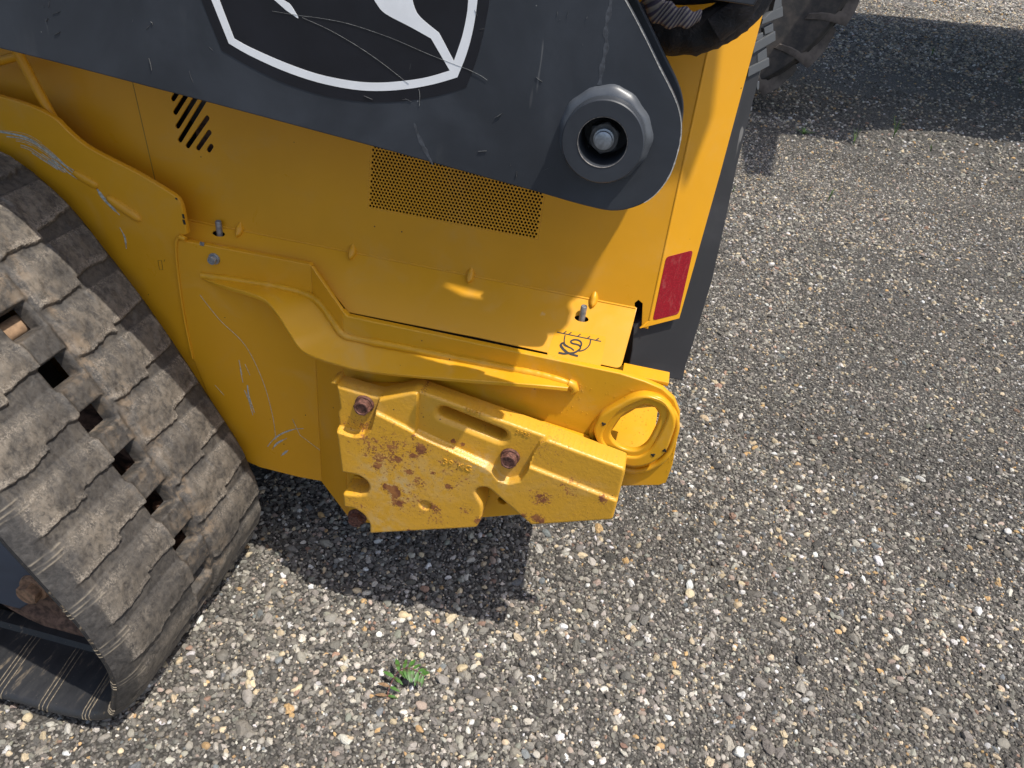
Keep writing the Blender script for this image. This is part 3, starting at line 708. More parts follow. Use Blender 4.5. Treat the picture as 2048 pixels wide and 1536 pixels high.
def fender():
    fr = FY(1.034)
    top = spline([fr.px(*q) for q in [(-300,120),(-120,160),(0,193),(60,212),(108,236),(135,262),(170,291),(215,316),(270,344),(318,372),(350,393),(362,410),(369,440),(374,468)]], 4)
    side = [fr.px(356,474), fr.px(351.5,486), fr.px(357,560), fr.px(386,716), fr.px(440,850)]
    low = [(fr.px(440,850)[0]-.05, .30), (-1.3,.30), (fr.px(-300,120)[0], .5)]
    p = plate('fender_plate', fr, top+side+low, [], .010, MY, TL, .0015, 1)
    p['label'] = 'yellow fender plate over the track with worn and scraped paint'
    def emboss(a, b, r, h, name='embossed_rib'):
        A = np.array(fr.px(*a)); B = np.array(fr.px(*b)); v = []; f = []; n = 16; m = 12
        d = B-A; L = np.linalg.norm(d); d /= L; nn = np.array([-d[1], d[0]])
        for i in range(n+1):
            t = i/n; w_ = r*math.sqrt(max(0, 1-abs(2*t-1)**5))
            for j in range(m+1):
                s_ = 2*j/m-1; q = A+d*t*L+nn*w_*s_; v.append(fr.w(q[0], q[1], h*max(0, 1-s_*s_)**.6*(1-abs(2*t-1)**5)**.5))
        for i in range(n):
            for j in range(m): k = i*(m+1)+j; f.append((k, k+1, k+m+2, k+m+1))
        o = mesh(name, v, f, MY, p, 70); return o
    emboss((212,392),(284,441),.009,.007); emboss((145,343),(197,374),.008,.005)
    # scrapes from the track
    st = []
    for k in range(16):
        o_ = (k-8)*2.0+random.random()*3; t0 = random.random()*.5; t1 = min(1, t0+.15+.4*random.random())
        base = spline([(0,275+o_),(50,282+o_),(90,305+o_),(128,335+o_*.7),(150,352+o_*.5),(180,372+o_*.3)], 6)
        i0 = int(t0*(len(base)-1)); i1 = max(i0+2, int(t1*(len(base)-1)))
        st.append(([fr.px(*q) for q in base[i0:i1]], .0005+.0016*random.random()**2))
    base = spline([(0,263),(50,274),(90,298),(128,328),(155,345)], 6); st.append(([fr.px(*q) for q in base], [.003]*10+[.0022]*8+[.001]*7))
    base = spline([(195,378),(205,393),(222,412),(240,430)], 5); st.append(([fr.px(*q) for q in base], [.003]*3+[.006]*6+[.0045]*4+[.001]*3))
    base = spline([(240,455),(250,475),(253,497)], 5); st.append(([fr.px(*q) for q in base], [.0008]*4+[.0028]*4+[.001]*3))
    ribbon('paint_scrapes', fr, st, .0002, .0001, MSCRY, p)
    bk = []
    for (a, b, w_) in [((147,348),(152,351),.005),((157,347),(162,353),.005),((168,355),(174,358),.004),((182,368),(194,377),.0035),((178,366),(186,372),.002),((203,388),(218,408),.0025),((214,404),(224,417),.002)]:
        bk.append(([fr.px(*a), fr.px((a[0]+b[0])/2, (a[1]+b[1])/2+1), fr.px(*b)], [w_*.4, w_, w_*.5]))
    ribbon('paint_chips', fr, bk, .00035, .0001, MINK, p)
    mk = []
    R4 = [(316,521),(323,521),(326,539),(319,539),(316,521)]
    ribbon('rectangle_mark', fr, [([fr.px(*q) for q in R4], .0006), ([fr.px(330,519), fr.px(328,523)], .0007)], .0002, .0001, MINK, p)
    # chips on the plate edge
    ribbon('edge_chips', fr, [([fr.px(366,428), fr.px(368,437)], .004), ([fr.px(367,439), fr.px(370,449)], .0045), ([fr.px(351,396), fr.px(355,399)], .003)], .0004, .0001, MINK, p)
    # brace behind, top left
    g = FY(1.055)
    b0 = g.w(*g.px(30, 95)); b1 = g.w(*g.px(108, 240)); 
    sweep('support_tube', [b0+(b0-b1)*.6, b0, b1, b1+(b1-b0)*.5], .0075, MY, TL, 12)
    b0 = g.w(*g.px(-60, 138)); b1 = g.w(*g.px(36, 112)); sweep('support_tube', [b0, b1], .007, MY, TL, 12)
fender()
# long faint scratches & stains on the frame plate
ribbon('paint_scrapes', FL, [
    ([FL.px(*q) for q in spline([(400,590),(440,640),(490,690),(525,760),(545,830),(552,880)], 6)], .0009),
    ([FL.px(478,720), FL.px(484,750)], .0012), ([FL.px(490,728), FL.px(500,750)], .0008), ([FL.px(480,735), FL.px(486,765)], .0010),
    ([FL.px(495,770), FL.px(497,790), FL.px(509,825)], [.002,.003,.001]), ([FL.px(489,780), FL.px(498,800), FL.px(506,830)], [.0012,.0022,.001]),
    ([FL.px(430,770), FL.px(448,790)], .0006), ([FL.px(585,838), FL.px(600,870), FL.px(640,900)], .0006),
    ([FL.px(*q) for q in spline([(535,893),(548,878),(566,866),(590,858),(607,857)], 5)], [.0015]*6+[.003]*8+[.001]*7),
    ([FL.px(*q) for q in spline([(545,898),(555,886),(574,876)], 5)], [.001]*3+[.0035]*5+[.001]*3),
    ([FL.px(*q) for q in spline([(562,912),(570,905),(577,900)], 5)], [.001]*3+[.004]*5+[.001]*3)], .0002, .0001, MSCRY,
    next(o for o in bpy.data.objects if o.name == 'frame_plate'))

def rear_corner():
    e0 = FP.w(*FP.px(1300, 640)); e1 = FP.w(*FP.px(1415, 110)); v = (e1-e0).normalized()
    u = Vector((math.cos(rad(33)), math.sin(rad(33)), 0)); W = Frame(e0, u-v*u.dot(v), v)
    # frame axes: keep v along the crease
    W = Frame(e0, (u-v*u.dot(v)), v)
    cr = [W.px(1415+ (1415-1300)*.5, 110-265), W.px(1300,640)]
    out = [(0, W.px(1415,-160)[1]), (0, W.px(1289,640)[1]+.001), W.px(1283,657), W.px(1360,636), W.px(1385,545), W.px(1440,350), W.px(1512,82), W.px(1575,-160)]
    out = [(0,.48)] + [(0,.0), W.px(1281,657), W.px(1359,637), W.px(1385,545), W.px(1440,350), W.px(1512,82), W.px(1575,-160)]
    w_ = plate('corner_panel', W, out, [], .004, MY, TL, .0008)
    rf = roundpoly([W.px(1332,514), W.px(1386,500), W.px(1357,628), W.px(1305,641)], .006)
    r_ = plate('red_reflector', W.shift(.0006), rf, [], .0006, MRED, w_, .0002); r_['label'] = 'red rectangular reflector'
    # soft crease rounding
    sweep('bend_fillet', [e0+v*t-W.n*.0016 for t in np.linspace(.0,.46,12)], .0024, MY, w_, 8)
    # black door edge behind the wing
    D = Frame(e0 - W.n*.012, W.u, W.v)
    do = [D.px(1268,655), D.px(1264,700), D.px(1256,741), D.px(1366,762), D.px(1372,730), D.px(1386,690), D.px(1425,560), D.px(1452,440), D.px(1475,330), D.px(1531,106), D.px(1534,70), D.px(1490,60), D.px(1452,200), D.px(1340,600), D.px(1300,640), D.px(1282,640)]
    door = plate('rear_door', D, do, [], .035, MDB, TL, .002)
    door['label'] = 'black rear door edge with louvres near the top'
    B = box('door_body', (-.02, 1.22, .70), (.09, 2.2, 1.34), MDB, door, .01)
    K = lambda x, y: D.px(1280+x/4.655, y/4.655)
    blades = [[(1215,100),(1312,58),(1318,150),(1112,232),(1130,175)], [(1055,400),(1245,288),(1248,375),(1035,500)], [(1000,628),(1186,535),(1190,610),(985,720)],
              [(1250,-30),(1300,-50),(1305,60),(1215,110)]]
    for b_ in blades: plate('louvre_blade', D.shift(.004), [K(*q) for q in b_], [], .010, MDLIGHT, door, .001)
    for b_ in [[(1152,262),(1236,212),(1242,290),(1158,325)], [(1090,505),(1175,440),(1182,540),(1090,585)], [(1086,330),(1145,300),(1140,360),(1075,385)]]:
        plate('louvre_end', D.shift(.001), [K(*q) for q in b_], [], .008, MDLIGHT, door, .001)
    for b_ in [[(1100,760),(1130,760),(1128,830),(1105,845)], [(1045,1010),(1065,1000),(1060,1035),(1046,1045)]]:
        plate('door_clip', D.shift(-.004), [K(*q) for q in b_], [], .008, MDLIGHT, door, .001)
    # little bright bolt heads in the gap
    g = FY(1.06)
    hexbolt('corner_bolt', Frame(g.w(*g.px(1253,690)), (0,-1,0), (0,0,1)), (0,0), .012, .008, MWHITE, TL, .0)
    g = FY(1.10)
    lathe('rubber_stop', Frame(g.w(*g.px(1277,648)), (1,.2,0), (0,0,1)), (0,0), [(.0105,0),(.0105,.004),(.009,.006),(.0001,.006)], MMUD, TL, 20)
    # dark inner closing panel behind the gap
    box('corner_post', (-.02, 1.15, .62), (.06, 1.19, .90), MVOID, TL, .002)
MDLIGHT = mat_dark('worn_black_plastic', (.085,.09,.095), .5, .4)
rear_corner()

# ------------------------------------------------------------------ lift arm
YB = .868
def lift_arm():
    fr = FY(YB)
    low = [fr.px(-420,-17), fr.px(0,97), fr.px(100,122), fr.px(420,206), fr.px(760,297), fr.px(1080,386)]
    arc = spline([fr.px(*q) for q in [(1080,386),(1160,409),(1222,422),(1268,415),(1308,393),(1340,352),(1358,300),(1364,262),(1361,228),(1348,190),(1322,138),(1285,62),(1252,0)]], 4)
    up = [fr.px(1215,-72), fr.px(1150,-170)]
    z0 = 1.62
    up = [(arc[-1][0]-.045, arc[-1][1]+.07), (-.20, 1.40), (-.20, z0), (-2.2, z0)]
    out = low[:-1] + arc + up + [(-2.2, low[0][1]+.08)]
    cb = fr.px(1210, 272); bore = [(cb[0]+.0275*math.cos(t*.19635), cb[1]+.0275*math.sin(t*.19635)) for t in range(32)]
    A = plate('lift_arm', fr, out, [bore], .012, MD, TL, .0016, 2)
    A['label'] = 'dark grey lift arm with a black and white shield emblem and pivot boss'
    fi = FY(YB+.088)
    off = [(x, z) for x, z in out]
    plate('inner_arm_plate', fi, off, [], .012, MD, A, .0016, 1)
    # bottom closing strip between the two plates, set back from the rear end
    lz = lambda x: low[1][1]+(low[5][1]-low[1][1])*(x-low[1][0])/(low[5][0]-low[1][0])
    v = []; f = []
    xs = np.linspace(-2.1, -.19, 12)
    for x in xs: v += [(x, YB+.0122, lz(x)+.012), (x, YB+.0878, lz(x)+.012), (x, YB+.0122, lz(x)+.022), (x, YB+.0878, lz(x)+.022)]
    for i in range(11):
        a = i*4; b = a+4; f += [(a,a+1,b+1,b),(a+2,b+2,b+3,a+3)]
    mesh('arm_bottom_strip', v, f, MD, A)
    box('arm_crosstube', (-2.1, YB+.0125, 1.50), (-.22, YB+.0875, 1.58), MD, A, .004)
    # worn bright edge
    edge = [q for q in arc[14:]]
    e3 = [(x, z) for x, z in edge]
    strokes = [(e3, [(.0007+.0017*abs(mnoise.noise(Vector((i*.55,1,2))))) for i in range(len(e3))])]
    e3 = [(x-.0007, z) for x, z in edge]; strokes = [(e3, strokes[0][1])]
    ribbon('worn_edge', fr, strokes, .00005, .00012, MEDGE, A)
    # scratches and a pale streak
    S = lambda pts, w_: ([fr.px(*q) for q in spline(pts, 5)], w_)
    st = [S([(545,22),(600,31),(640,36),(700,48),(780,75),(850,105),(900,125),(940,140)], [.0002+.0006*abs(mnoise.noise(Vector((i*.37,3,1)))) for i in range(36)]), S([(975,160),(960,150),(935,138)], .0005),
          S([(605,35),(660,60),(720,95),(770,130),(818,168)], [.0002+.0004*abs(mnoise.noise(Vector((i*.5,8,1)))) for i in range(21)]), S([(838,178),(840,190),(839,212)], .0004)]
    ribbon('scratch', fr, st, .0008, .0001, MSCR, A)
    st2 = []
    for _ in range(34):
        x = 60+1180*random.random(); y = -10+(.27*x+85)*random.random()
        if 430 < x < 960 and y < 190 and random.random() < .7: continue
        L_ = 4+22*random.random()**2; a = rad(random.choice([80, 100, 95, 60, 20, -30, 110])+random.gauss(0,12))
        st2.append(([fr.px(x,y), fr.px(x+L_*.5*math.cos(a)+random.gauss(0,1), y+L_*.5*math.sin(a)), fr.px(x+L_*math.cos(a), y+L_*math.sin(a))], [.00005,.0002+.0005*random.random()**2,.00005]))
    o = ribbon('small_scuffs', fr, st2, .0001, .0001, MSCUFF, A); o['kind'] = 'stuff'
    ribbon('dried_drip', fr, [([fr.px(*q) for q in spline([(1225,-20),(1219,20),(1211,60),(1213,90),(1205,130),(1199,170)], 5)], [.0045+.002*math.sin(i*1.3) for i in range(26)])], .0001, .0001, MDRIP, A)
    ribbon('dried_drip', fr, [([fr.px(*q) for q in spline([(828,246),(836,270),(850,300),(866,330)], 5)], [.001,.002,.003,.002,.004,.003,.004,.006,.005,.004,.006,.004,.003,.003,.002,.001])], .0001, .0001, MDRIP, A)
    # --- shield emblem
    C2 = lambda x, y: fr.px(400+x/3.4133, y/3.4133)
    sh = [C2(-95,-520)] + [C2(*q) for q in [(10,0)]] + [C2(*q) for q in [(150,345)]] + spline([C2(*q) for q in [(150,345),(330,448),(560,560),(800,640),(1050,688),(1280,697),(1500,676),(1660,645),(1817,595)]], 4)[1:] + spline([C2(*q) for q in [(1817,595),(1880,430),(1930,250),(1960,100),(1975,0),(1985,-200),(1960,-520)]], 4)[1:]
    em = plate('shield_emblem', fr.shift(.0004), sh, [], .0004, MBLACKFILM, A, 0, 0); em['label'] = 'black shield emblem with white border and the hind legs of a leaping animal'
    bo = [C2(-20,-520)] + [C2(80,0), C2(198,295)] + spline([C2(*q) for q in [(198,295),(330,372),(560,478),(800,560),(1040,609),(1230,620),(1420,606),(1600,573),(1758,527)]], 4)[1:] + spline([C2(*q) for q in [(1758,527),(1820,370),(1865,200),(1895,0),(1905,-200),(1880,-520)]], 4)[1:]
    bi = [C2(30,-520)] + [C2(135,0), C2(235,262)] + spline([C2(*q) for q in [(235,262),(340,320),(560,418),(800,503),(1040,552),(1230,563),(1420,548),(1560,524),(1706,481)]], 4)[1:] + [C2(1578,262)] + spline([C2(*q) for q in [(1578,262),(1440,185),(1270,95),(1210,30),(1170,-40)]], 4)[1:] + [C2(1120,-260), C2(1440,-260)] + spline([C2(*q) for q in [(1440,-60),(1452,0),(1470,60),(1498,108),(1560,165),(1632,222)]], 4) + [C2(1734,415)] + spline([C2(*q) for q in [(1734,415),(1790,250),(1822,100),(1832,0),(1842,-200),(1830,-520)]], 4)[1:]
    # border as a plate with its inner field cut out
    wb = plate('emblem_border', fr.shift(.0007), bo, [[(x, z) for x, z in inset(bi)]], .0003, MWHITE, em, 0, 0)
    leg = [C2(430,-60), C2(510,0), C2(590,70), C2(662,120), C2(672,125), C2(671,112), C2(625,38), C2(610,22), C2(540,-20), C2(500,-60)]
    plate('emblem_leg', fr.shift(.0007), leg, [], .0003, MWHITE, em, 0, 0)
    # --- pivot boss
    c = fr.px(1210, 272)
    jit = lambda t, r_: (.035*math.sin(5*t+1)+.02*math.sin(11*t)) if r_ > .0500 else 0
    lathe('pivot_weld', fr, c, [(.0535,0),(.0525,.0025),(.0502,.0055),(.0480,.0078),(.0466,.0085),(.044,.0088)], MDW, A, 64, 60, cap=False, jit=lambda t, r_: .016*math.sin(5*t+1)*(r_ > .049)+.012*math.sin(13*t)*(r_ > .047)+(.05*max(0, math.sin(t-.2))**6)*(r_ > .0495))
    B = lathe('pivot_boss', fr, c, [(.0462,0),(.0462,.0265),(.0450,.0280),(.0285,.0280),(.0272,.0270),(.0272,-.03),(.0001,-.03)], MD, A, 72, 24)
    lathe('bore_lip', fr, c, [(.0276,.0283),(.0281,.0284),(.0272,.0265)], MEDGE2, B, 60, cap=False)
    fb = fr.shift(-.004)
    hexbolt('pivot_nut', fb, c, .0320, .014, MDNUT, B, 0, rot=.45, dish=0)
    lathe('pivot_bolt', fb, c, [(.0118,.010),(.0118,.019),(.0100,.0195),(.0100,.024),(.0098,.0245),(.0090,.0250),(.0001,.0250)], MZINC, B, 32)
    return A
def inset(p): return p
MEDGE2 = simple('dull_steel_edge', (.22,.20,.18), .6, .1, .6, 200)
MEDGE = simple('worn_steel_edge', (.55,.52,.46), .5, .2, .3, 300)
MSCUFF = simple('scuff_mark', (.10,.10,.10), .7, var=.4, scale=200)
MDRIP = simple('dried_drip_mark', (.062,.067,.076), .6, var=.35, scale=160)
MDNUT = simple('dark_nut', (.09,.092,.095), .45, .4, .3, 120)
ARM = lift_arm()

# ------------------------------------------------------------------ hose bundle behind the arm
def hoses():
    def path(px, Y): return [Vector(q) for q in spline([tuple(atY(x, y, yy)) for (x, y), yy in zip(px, Y)], 6)]
    p = path([(1270,40),(1330,66),(1390,68),(1440,48),(1490,10),(1530,-60),(1560,-160)], [1.03,1.02,1.01,1.01,1.02,1.04,1.06])
    r_ = [.0235+.002*mnoise.noise(Vector((i*.45,0,0))) for i in range(len(p))]
    o = sweep('hose_bundle', p, r_, MSLEEVE, TL, 24, jitter=.12); o['label'] = 'black fabric sleeve round the hydraulic hoses'
    p2 = path([(1300,-14),(1360,-12),(1420,-16),(1480,-30),(1560,-120)], [1.02,1.015,1.01,1.0,1.02]); sweep('hose', p2, .012, MSLEEVE, o, 16, jitter=.05)
    p2 = path([(1430,60),(1480,20),(1510,-30),(1530,-110)], [.985,.985,.99,1.0]); sweep('hose', p2, .015, MSLEEVE, o, 16, jitter=.1)
    # webbing strap
    q = path([(1296,-20),(1318,22),(1345,34),(1375,38),(1402,36)], [.975,.975,.972,.972,.98]); n = len(q); v = []; f = []; at = []
    for i, P in enumerate(q):
        t = i/(n-1); w_ = .013*(1-.55*t**3)
        for j in range(7):
            s_ = j/6*2-1; v.append(P + Vector((-.006*s_*(1-t), .004*s_*s_, -w_*s_ + .002*math.sin(i*.9)))); at.append(i*.62+s_*.8)
    for i in range(n-1):
        for j in range(6): k = i*7+j; f.append((k, k+1, k+8, k+7))
    o2 = mesh('hose_strap', v, f, MWEB, o, 70); a = o2.data.attributes.new('stripe', 'FLOAT', 'POINT'); a.data.foreach_set('value', at)
    so_ = o2.modifiers.new('thick', 'SOLIDIFY'); so_.thickness = .0015
hoses()

# ------------------------------------------------------------------ counterweight (cast)
def heightfield(name, outline, holes, cell, hfun, back, Y0, mat, parent, attrs=None):
    O = np.array(outline); mn = O.min(0)-cell*2; mx = O.max(0)+cell*2
    nx = int((mx[0]-mn[0])/cell)+1; nz = int((mx[1]-mn[1])/cell)+1
    gx, gz = np.meshgrid(mn[0]+cell*np.arange(nx), mn[1]+cell*np.arange(nz)); P = np.stack([gx.ravel(), gz.ravel()], 1)
    sd, near = poly_sd(P, O)
    for h_ in holes:
        s2, n2 = poly_sd(P, np.array(h_)); s2 = -s2; m = s2 > sd; sd = np.where(m, s2, sd); near[m] = n2[m]
    ins = sd < 0; g = ins.reshape(nz, nx)
    quad_any = g[:-1,:-1] | g[1:,:-1] | g[:-1,1:] | g[1:,1:]
    out = ~ins; P[out] = near[out]; snap = (~out) & (sd > -cell*.3); P[snap] = near[snap]
    sdd = np.where(out | snap, 0, -sd)
    # drop quads whose outside corners lie too far away
    far = (sd > cell*1.5).reshape(nz, nx); quad_any &= ~(far[:-1,:-1] | far[1:,:-1] | far[:-1,1:] | far[1:,1:])
    hh = hfun(P, sdd)
    idx = np.arange(nx*nz).reshape(nz, nx); js, is_ = np.nonzero(quad_any)
    F_ = np.stack([idx[js,is_], idx[js,is_+1], idx[js+1,is_+1], idx[js+1,is_]], 1)
    used = np.unique(F_); remap = -np.ones(nx*nz, int); remap[used] = np.arange(len(used)); F_ = remap[F_]
    V = np.stack([P[used,0], Y0-hh[used], P[used,1]], 1)
    from collections import Counter
    ed = {}
    for a, b, c, d in F_:
        for e in ((a,b),(b,c),(c,d),(d,a)):
            k = (min(e), max(e)); ed[k] = None if k in ed else e
    be = [e for e in ed.values() if e is not None]
    bv = sorted({i for e in be for i in e}); m2 = {}; V = V.tolist(); faces = F_.tolist()
    for i in bv: m2[i] = len(V); V.append([V[i][0], Y0-back, V[i][2]])
    for a, b in be: faces.append([b, a, m2[a], m2[b]])
    o = mesh(name, V, faces, mat, parent, 50)
    # weld collapsed faces
    if attrs:
        for nm, fn in attrs.items():
            val = fn(np.array([(v_[0], v_[2]) for v_ in V])); at = o.data.attributes.new(nm, 'FLOAT', 'POINT'); at.data.foreach_set('value', np.asarray(val, float))
    return o
def counterweight():
    YF = .926; f = FY(YF+.006); fb = FY(.972)
    P = f.px
    outl = [fb.px(672,746), fb.px(757,771), fb.px(772,773), fb.px(843,757), fb.px(1096,847), fb.px(1254,906)]
    outl = [np.array(q) for q in outl]
    # keep the visible front silhouette where the front edge leads
    low = [P(*q) for q in [(1250,946),(1226,1034),(1064,1045),(980,972)]] + [P(*q) for q in [(970,969),(958,971),(952,979),(958,990),(966,1004),(967,1016),(964,1034),(955,1050)]] + [P(*q) for q in [(742,1062),(742,1043),(730,1024),(712,1012),(690,1009),(688,982)]] + [P(*q) for q in [(723,986),(737,982),(742,970),(737,957),(722,947),(708,943),(686,940)]] + [P(*q) for q in [(677,871),(671,832),(676,822),(667,766)]]
    outline = roundpoly([tuple(q) for q in outl]+low, .005, 3)
    V = lambda *pts: np.array([P(*q) for q in pts])
    pad = V((640,720),(757,800),(750,822),(742,852),(728,866),(708,866),(650,848)); tri = V((750,802),(842,768),(839,772),(833,860),(748,817))
    han = V((838,755),(1125,865),(1080,884),(1066,905),(1052,938),(1040,955),(1018,960),(1000,954),(988,938),(975,928),(833,862)); rgt = V((1080,884),(1120,862),(1275,920),(1262,1000),(1236,996),(1062,928),(1068,905))
    regs = [(pad,.015,.006),(tri,.0065,.0045),(han,.0135,.0055),(rgt,.006,.0045)]
    slot = capsule(P(886,832), P(997,876), .0112, 8); dm = np.array(P(853,1005))
    ripple = lambda Q: .00035*(fbm(Q[:,0]*260, Q[:,1]*260, 3)-.5)+.00022*(fbm(Q[:,0]*70, Q[:,1]*70, 2)-.5)
    def hf(Q, sdd):
        h_ = np.full(len(Q), .0); dep = np.zeros(len(Q))
        for poly, d, w_ in regs:
            s_, _ = poly_sd(Q, poly); dep = np.maximum(dep, d*sst((w_*.75-s_)/w_))
        s_, _ = poly_sd(Q, np.array(slot)); dep += .004*sst((.009-s_)/.008)
        r_ = np.hypot(*(Q-dm).T); dep += .007*sst((.0125-r_)/.007)
        r = .0048; e = np.clip(sdd, 0, r); edge = r-np.sqrt(np.maximum(r*r-(r-e)**2, 0))
        return .048-dep-edge+ripple(Q)
    blobs = [(793,978,22,1.1),(775,968,14,1),(800,1000,18,1),(845,893,20,1),(828,905,12,.9),(757,928,12,.9),(760,915,9,.8),(797,912,16,.8),(822,938,12,.9),(900,967,12,1.0),(905,886,7,1.3),(925,892,5,1.2),(868,940,8,.9),
             (840,960,30,.5),(750,900,40,.5),(720,860,60,.35),(780,900,80,.45),(900,940,80,.25),(830,1000,60,.3),(720,1000,40,.3),(1085,990,26,.7),(1075,1030,16,1.0),(1082,1037,14,.9),(1050,1025,10,.7),(1205,992,14,.9),(1140,975,40,.3),(1100,900,50,.25),(870,1012,22,.7),(830,870,12,.6),(843,790,10,.5),(822,1056,10,.9),(960,1034,14,.7),(935,1012,30,.35),(880,1035,35,.3)]
    def rust(Q):
        s_ = np.zeros(len(Q))
        for x, y, r_, a in blobs:
            c = np.array(P(x, y)); s_ = np.maximum(s_, a*np.exp(-((np.hypot(*(Q-c).T))/(r_/1330*.9))**2))
        return s_
    def bleach(Q):
        s_ = np.zeros(len(Q))
        for x, y, r_, a in [(790,965,60,1),(760,930,50,.6),(840,930,60,.4),(960,930,40,.7),(770,1040,50,.6),(880,960,60,.4),(1000,960,40,.3)]:
            c = np.array(P(x, y)); s_ = np.maximum(s_, a*np.exp(-((np.hypot(*(Q-c).T))/(r_/1330))**2))
        return s_
    o = heightfield('counterweight', outline, [slot], .0017, hf, -.0, .972, MYC, TL, {'rust': rust, 'bleach': bleach})
    o['label'] = 'cast yellow counterweight with rust spots and 39 KG cast in it'
    # bolts
    for (x, y, fl, dep) in [(728,814,.0165,.015),(1020,920,.0165,.0135)]:
        ff = FY(YF-.004+dep); fz = FY(.972-.048+dep-.0005)
        c = fz.px(x-1, y-3, .006); hexbolt('counterweight_bolt', fz, c, .0245, .0175, MRUST, o, fl, .0045, rot=random.random())
    # raised lettering
    def text(s_, x0, y0, x1, y1, size, off, nm):
        cu = bpy.data.curves.new('t', 'FONT'); cu.body = s_; cu.size = size; cu.offset = -.0002; cu.extrude = .0016; cu.bevel_depth = .00015; cu.space_character = 1.12
        t = bpy.data.objects.new('t', cu); COL.objects.link(t); dg = bpy.context.evaluated_depsgraph_get(); me = bpy.data.meshes.new_from_object(t.evaluated_get(dg)); bpy.data.objects.remove(t)
        fr = FY(.972-off); a = np.array(fr.px(x0,y0)); b = np.array(fr.px(x1,y1)); d = b-a; L_ = np.linalg.norm(d)
        xs = [v_.co.x for v_ in me.vertices]; k = L_/(max(xs)-min(xs))
        g = Frame(fr.w(a[0], a[1]), Vector((d[0], 0, d[1])), Vector((-d[1], 0, d[0]))); me.transform(g.M @ Matrix.Scale(k, 4) @ Matrix.Translation((-min(xs),0,0)))
        return link(nm, me, MYC, o)
    text('39 KG', 886, 927, 942, 943, .02, .0475, 'cast_lettering'); text('WF1', 931, 824, 961, 833, .02, .0345, 'cast_lettering'); text('3F05', 1031, 866, 1058, 875, .02, .0345, 'cast_lettering')
    # mounting bracket behind the weight
    g = FY(.974)
    br = [g.px(*q) for q in [(700,772),(845,774),(1180,882),(1160,960),(1096,1018),(1064,1028),(960,1036),(745,1047),(700,1043),(697,1038)]]
    hole = [(g.px(1004,1002)[0]+.0085*math.cos(t*.4488), g.px(1004,1002)[1]+.0085*math.sin(t*.4488)) for t in range(14)]
    bk = plate('weight_bracket', g, roundpoly(br, .004), [hole, capsule(g.px(888,826), g.px(999,868), .0125, 6)], .0145, MYW, TL, .002, 2)
    hexbolt('bracket_bolt', g, g.px(715,1033), .0255, .016, MRUST, bk, .019, .004, rot=.2)
    v_ = FY(.985); plate('hole_backing', FY(.990), [v_.px(985,985), v_.px(1025,990), v_.px(1022,1020), v_.px(985,1018)], [], .003, MVOID, bk, 0, 0)
    hexbolt('bracket_bolt', FY(.971), FY(.971).px(716,962), .012, .004, MYW, bk, .012, .002)
counterweight()

